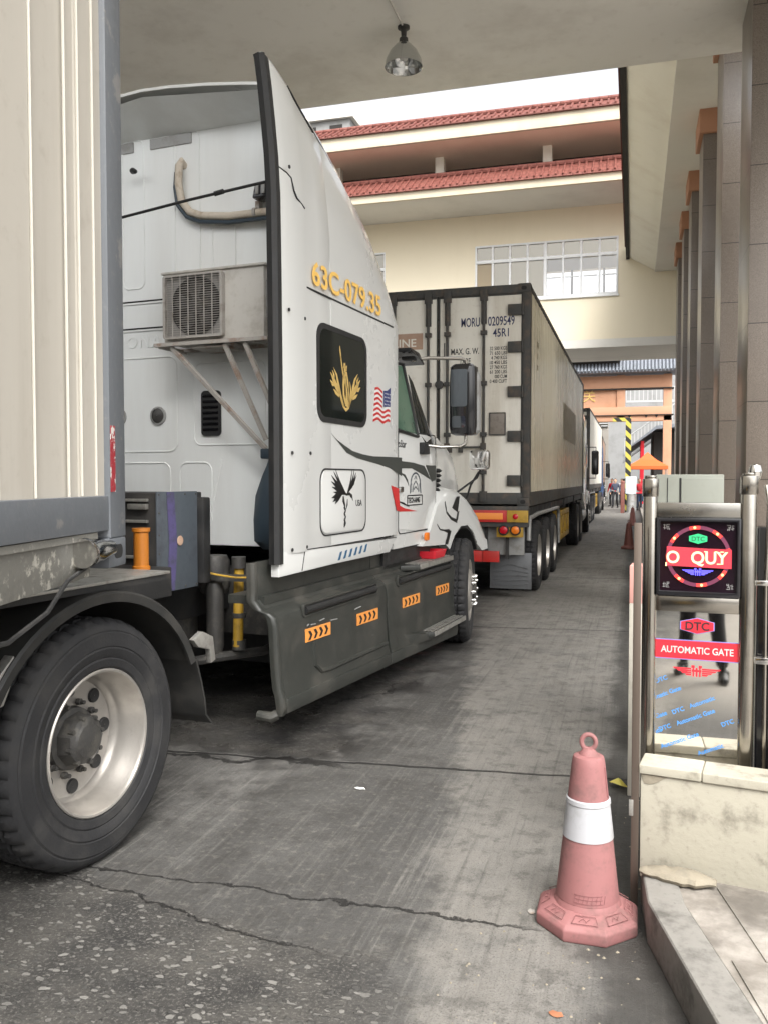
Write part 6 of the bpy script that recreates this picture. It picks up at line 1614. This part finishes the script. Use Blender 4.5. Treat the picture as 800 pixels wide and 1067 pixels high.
# pebbles and grit loose on the ground near the kerb
gr = MB()
random.seed(11)
for k in range(130):
    if k < 90: x, y = random.uniform(-.2, .12) - .0, random.uniform(2.3, 4.6)
    else: x, y = random.uniform(-.6, .02), random.uniform(2.3, 3.2)
    if x > .03 - (y - 3) * .2 and y < 3.4: x -= .2
    r_ = random.uniform(.002, .007)
    vs = [(x + r_ * random.uniform(.7, 1.3) * math.cos(a), y + r_ * random.uniform(.7, 1.3) * math.sin(a), .001) for a in (0, 1.3, 2.5, 3.8, 5)] + [(x, y, r_)]
    gr.add(vs, [(0, 1, 5), (1, 2, 5), (2, 3, 5), (3, 4, 5), (4, 0, 5)])
tag(gr.build('grit', M['mortar'], flat=True), 'loose pale grit scattered on the road', 'grit', kind='stuff')

# ------------------------------------------------------------------ people
def skin_body(name, verts, edges, radii, material, parent, loc=(0, 0, 0), rz=0, sub=2, root=0):
    me = bpy.data.meshes.new(name); me.from_pydata(verts, edges, [])
    o = bpy.data.objects.new(name, me); COL.objects.link(o)
    md = o.modifiers.new('skin', 'SKIN'); md.use_smooth_shade = True; md.use_x_symmetry = False
    for i, v in enumerate(me.skin_vertices[0].data):
        r_ = radii[i]; v.radius = r_ if isinstance(r_, tuple) else (r_, r_); v.use_root = (i == root)
    o.modifiers.new('sub', 'SUBSURF').levels = sub
    dg = bpy.context.evaluated_depsgraph_get(); dg.update()
    m2 = bpy.data.meshes.new_from_object(o.evaluated_get(dg)); m2.name = name
    bpy.data.objects.remove(o); bpy.data.meshes.remove(me)
    m2.materials.clear(); m2.materials.append(material); m2.shade_smooth()
    o = bpy.data.objects.new(name, m2); COL.objects.link(o); o.parent = parent; o.location = loc; o.rotation_euler = (0, 0, rz)
    return o
def head_mesh(material, parent, c, s=1., yaw=0):
    mb = MB(); rings = []
    for z, rx_, ry_, dy in ((-.115, .03, .035, .015), (-.105, .048, .055, .012), (-.07, .062, .078, .006), (-.03, .070, .088, 0), (.01, .074, .094, -.004), (.05, .074, .094, -.006), (.085, .060, .078, -.006), (.108, .035, .045, -.006), (.115, .01, .012, -.006)):
        rings.append([(rx_ * math.cos(2 * PI * k / 20), ry_ * math.sin(2 * PI * k / 20) + dy, z) for k in range(20)])
    mb.loft(rings)
    mb.loft([[(-.010, .085, .02), (.010, .085, .02), (.012, .086, -.03), (-.012, .086, -.03)], [(-.005, .096, .015), (.005, .096, .015), (.010, .112, -.026), (-.010, .112, -.026)]])
    for s_ in (-1, 1): mb.loft([[(s_ * .070, .0, -.03), (s_ * .070, .02, -.01), (s_ * .070, .01, .03), (s_ * .070, -.02, .02)], [(s_ * .086, -.008, -.026), (s_ * .088, .01, -.01), (s_ * .088, 0, .028), (s_ * .086, -.026, .02)]])
    me = mb.mesh('head', material, bevel=.002, ang=60)
    return me
def person(label, loc, rz, top, bottom, group, pose='stand', h=1.70, kind='person'):
    t = thing('person', label, 'person', loc, rz, group)
    k = h / 1.72
    st = .0 if pose == 'stand' else .22
    P_ = dict(pel=(0, 0, .93), wa=(0, 0, 1.05), ch=(0, .0, 1.28), nk=(0, -.005, 1.46), hd0=(0, .01, 1.53))
    L = dict(hip=(.095, 0, .90), kn=(.11, .03 + st * .5, .50), an=(.115, st, .09), he=(.115, st - .03, .045), to=(.125, st + .17, .03))
    Rr = dict(hip=(-.095, 0, .90), kn=(-.10, .03 - st * .15, .50), an=(-.10, -st, .09), he=(-.10, -st - .03, .045), to=(-.11, -st + .17, .03))
    if pose == 'photo':
        L['kn'] = (.10, .05, .50); L['an'] = (.16, .10, .09); L['he'] = (.16, .07, .045); L['to'] = (.19, .27, .03)
        Rr['kn'] = (-.12, .0, .50); Rr['an'] = (-.16, -.10, .09); Rr['he'] = (-.16, -.13, .045); Rr['to'] = (-.20, .07, .03)
    vs = [P_['pel'], L['hip'], L['kn'], L['an'], Rr['hip'], Rr['kn'], Rr['an'], (0, 0, 1.0)]
    vs = [tuple(c * k for c in v) for v in vs]
    b = skin_body('body', vs, [(0, 1), (1, 2), (2, 3), (0, 4), (4, 5), (5, 6), (0, 7)], [(.125, .10), .095, .068, .052, .095, .068, .052, (.14, .10)], bottom, t)
    b.name = 'trousers'
    sh = []
    for D in (L, Rr):
        v2 = [tuple(c * k for c in v) for v in (D['an'], D['he'], ((D['he'][0] + D['to'][0]) / 2, (D['he'][1] + D['to'][1]) / 2, .035), D['to'])]
        skin_body('shoe', v2, [(0, 1), (1, 2), (2, 3)], [.038, .042, .038, .030], M['ink'], t, root=1)
    if pose == 'photo':
        el = [(.24, .08, 1.16), (-.24, .08, 1.16)]; wr = [(.085, .27, 1.50), (-.085, .27, 1.50)]
    else:
        el = [(.25, -.03, 1.12), (-.25, -.03, 1.12)]; wr = [(.26, .08, .90), (-.26, .08, .90)]
    vs = [(0, 0, 1.02), (0, 0, 1.15), (0, 0, 1.32), (0, -.005, 1.44), (.17, -.005, 1.40), el[0], wr[0], (-.17, -.005, 1.40), el[1], wr[1]]
    vs = [tuple(c * k for c in v) for v in vs]
    skin_body('shirt', vs, [(0, 1), (1, 2), (2, 3), (2, 4), (4, 5), (5, 6), (2, 7), (7, 8), (8, 9)], [(.15, .105), (.145, .10), (.155, .11), (.06, .06), .062, .045, .034, .062, .045, .034], top, t)
    nk = MB(); nk.tube([(0, -.005 * k, 1.42 * k), (0, .01 * k, 1.56 * k)], .052, 14); nk.build('neck', M['skin'], t)
    hd = part('head', ME.setdefault('head', head_mesh(M['skin'], None, None)), t, (0, .01 * k, 1.615 * k)); 
    hm_ = MB(); rings = []
    for z, rx_, ry_ in ((-.01, .078, .092), (.03, .080, .098), (.07, .075, .093), (.105, .05, .062), (.124, .012, .015)):
        rings.append([(rx_ * math.cos(2 * PI * j / 20), -.012 + ry_ * math.sin(2 * PI * j / 20) - (.03 if z < .05 and math.sin(2 * PI * j / 20) > .3 else 0), z) for j in range(20)])
    hm_.loft(rings); ho2 = hm_.build('hair', M['hair'], hd)
    if kind != 'far':
        fe_ = MB()
        for s_ in (-1, 1): fe_.lathe([(.001, .092), (.010, .089), (.012, .083)], c=(s_ * .030, 0, .005), axis='y', seg=10)
        fe_.build('eye', M['ink'], hd)
        fe_ = MB(); fe_.obox((0, .084, -.06), (.045, .012, .007)); fe_.build('mouth', M['leaf'], hd, bevel=.002)
    for s_, w0 in ((1, wr[0]), (-1, wr[1])):
        if kind == 'far':
            v2 = [Vector(w0) * k, Vector(w0) * k + Vector((0, .03, -.05)), Vector(w0) * k + Vector((0, .05, -.11)), Vector(w0) * k + Vector((-s_ * .03, .06, -.05))]
            skin_body('hand', [tuple(v) for v in v2], [(0, 1), (1, 2), (1, 3)], [.024, .032, .016, .011], M['skin'], t, sub=1)
        else:
            w_ = Vector(w0) * k; pm = w_ + Vector((-s_ * .012, .035, .045))
            vv = [w_, pm]; ee = [(0, 1)]; rr_ = [.026, .030]
            for fi in range(4):
                base_ = pm + Vector((s_ * .012, .012, .026 - fi * .019)); ln = (.026, .030, .028, .022)[fi]
                a1 = base_ + Vector((-s_ * ln * .5, ln * .9, 0)); a2 = a1 + Vector((-s_ * ln, ln * .1, 0)); a3 = a2 + Vector((-s_ * ln * .5, -ln * .4, 0))
                n0 = len(vv); vv += [base_, a1, a2, a3]; ee += [(1, n0), (n0, n0 + 1), (n0 + 1, n0 + 2), (n0 + 2, n0 + 3)]; rr_ += [.010, .009, .008, .0075]
            tb0 = w_ + Vector((-s_ * .02, .02, .015)); n0 = len(vv); vv += [tb0, tb0 + Vector((-s_ * .02, .005, .03)), tb0 + Vector((-s_ * .035, .01, .055))]; ee += [(0, n0), (n0, n0 + 1), (n0 + 1, n0 + 2)]; rr_ += [.013, .011, .009]
            skin_body('hand', [tuple(v) for v in vv], ee, rr_, M['skin'], t, sub=1)
    return t
# the photographer, whose legs show in the steel panel
ph = person('person in black trousers holding a phone, seen as legs mirrored in the steel gate', (.02, -.36, 0), R(2), M['shirt'], M['trouser'], None, 'photo', 1.72)
pz = MB(); pz.prism(rrect(-.075, .075, 1.565, 1.635, .010), 'y', -.030, -.022); phn = pz.build('mobile_phone', M['blackgloss'], None, bevel=.002); tag(phn, 'black phone held up in both hands by the person in black trousers', 'phone')
for i, (x, y, r_, top, bot, lb) in enumerate(((-1.00, 50.5, 170, M['shirt'], M['trouser'], 'person in dark clothes walking in the lane left of the striped pole'),
                                          (.30, 47.6, 200, M['redpl'], M['shirt'], 'person in a red top under the left edge of the orange tent'),
                                          (.95, 48.2, 160, M['shirt2'], M['trouser'], 'person in a white shirt under the right side of the orange tent'),
                                          (-.72, 57, 185, M['shirt2'], M['trouser'], 'small person in a pale shirt far down the lane'),
 (-1.25, 53.5, 150, M['redpl'], M['trouser'], 'person in a red jacket beside the queue past the gateway'), (-.55, 53.0, 20, M['shirt'], M['trouser'], 'person in a dark top with back turned past the striped pole'), (1.35, 47.4, 190, M['shirt'], M['trouser'], 'person in a dark top at the right edge of the orange tent'))):
    person(lb, (x, y, 0), R(r_), top, bot, 'people down the lane', 'walk' if i in (0, 3) else 'stand', 1.66, 'far')

# ------------------------------------------------------------------ tidy the object tree
def islands(me):
    par = list(range(len(me.vertices)))
    def find(i):
        while par[i] != i: par[i] = par[par[i]]; i = par[i]
        return i
    for e in me.edges:
        a, b_ = find(e.vertices[0]), find(e.vertices[1])
        if a != b_: par[a] = b_
    gr_ = {}
    for i in range(len(par)): gr_.setdefault(find(i), []).append(i)
    return list(gr_.values())
def split_loose(o, name=None):
    """each loose piece of a part becomes a part of its own"""
    isl = islands(o.data)
    if len(isl) < 2 or len(isl) > 60: return
    for keep in isl:
        ks = set(keep); bm = bmesh.new(); bm.from_mesh(o.data); bm.verts.ensure_lookup_table()
        bmesh.ops.delete(bm, geom=[v for v in bm.verts if v.index not in ks], context='VERTS')
        me = bpy.data.meshes.new(o.data.name); bm.to_mesh(me); bm.free()
        for m in o.data.materials: me.materials.append(m)
        c = o.copy(); c.data = me; c.name = name or o.name.split('.')[0]; COL.objects.link(c)
    bpy.data.objects.remove(o)
for o in list(bpy.data.objects):
    st = o.name.split('.')[0]
    if o.type == 'MESH' and (st in ('screw', 'rivet', 'led', 'led_glow', 'mudguard_bracket', 'bumper_hanger', 'lamp_rib', 'louvre', 'edge_bar', 'star', 'letter_serif') or
                             (st in ('bracket', 'post') and o.parent and o.parent.name.startswith(('roadside_gateway', 'low_shop')))):
        split_loose(o)
def depth(o):
    d = 0
    while o.parent: o = o.parent; d += 1
    return d
for _ in range(4):
    deep = [o for o in bpy.data.objects if depth(o) > 2]
    if not deep: break
    for o in deep:
        p = o.parent
        m = p.matrix_basis @ o.matrix_basis
        o.parent = p.parent; o.matrix_basis = m
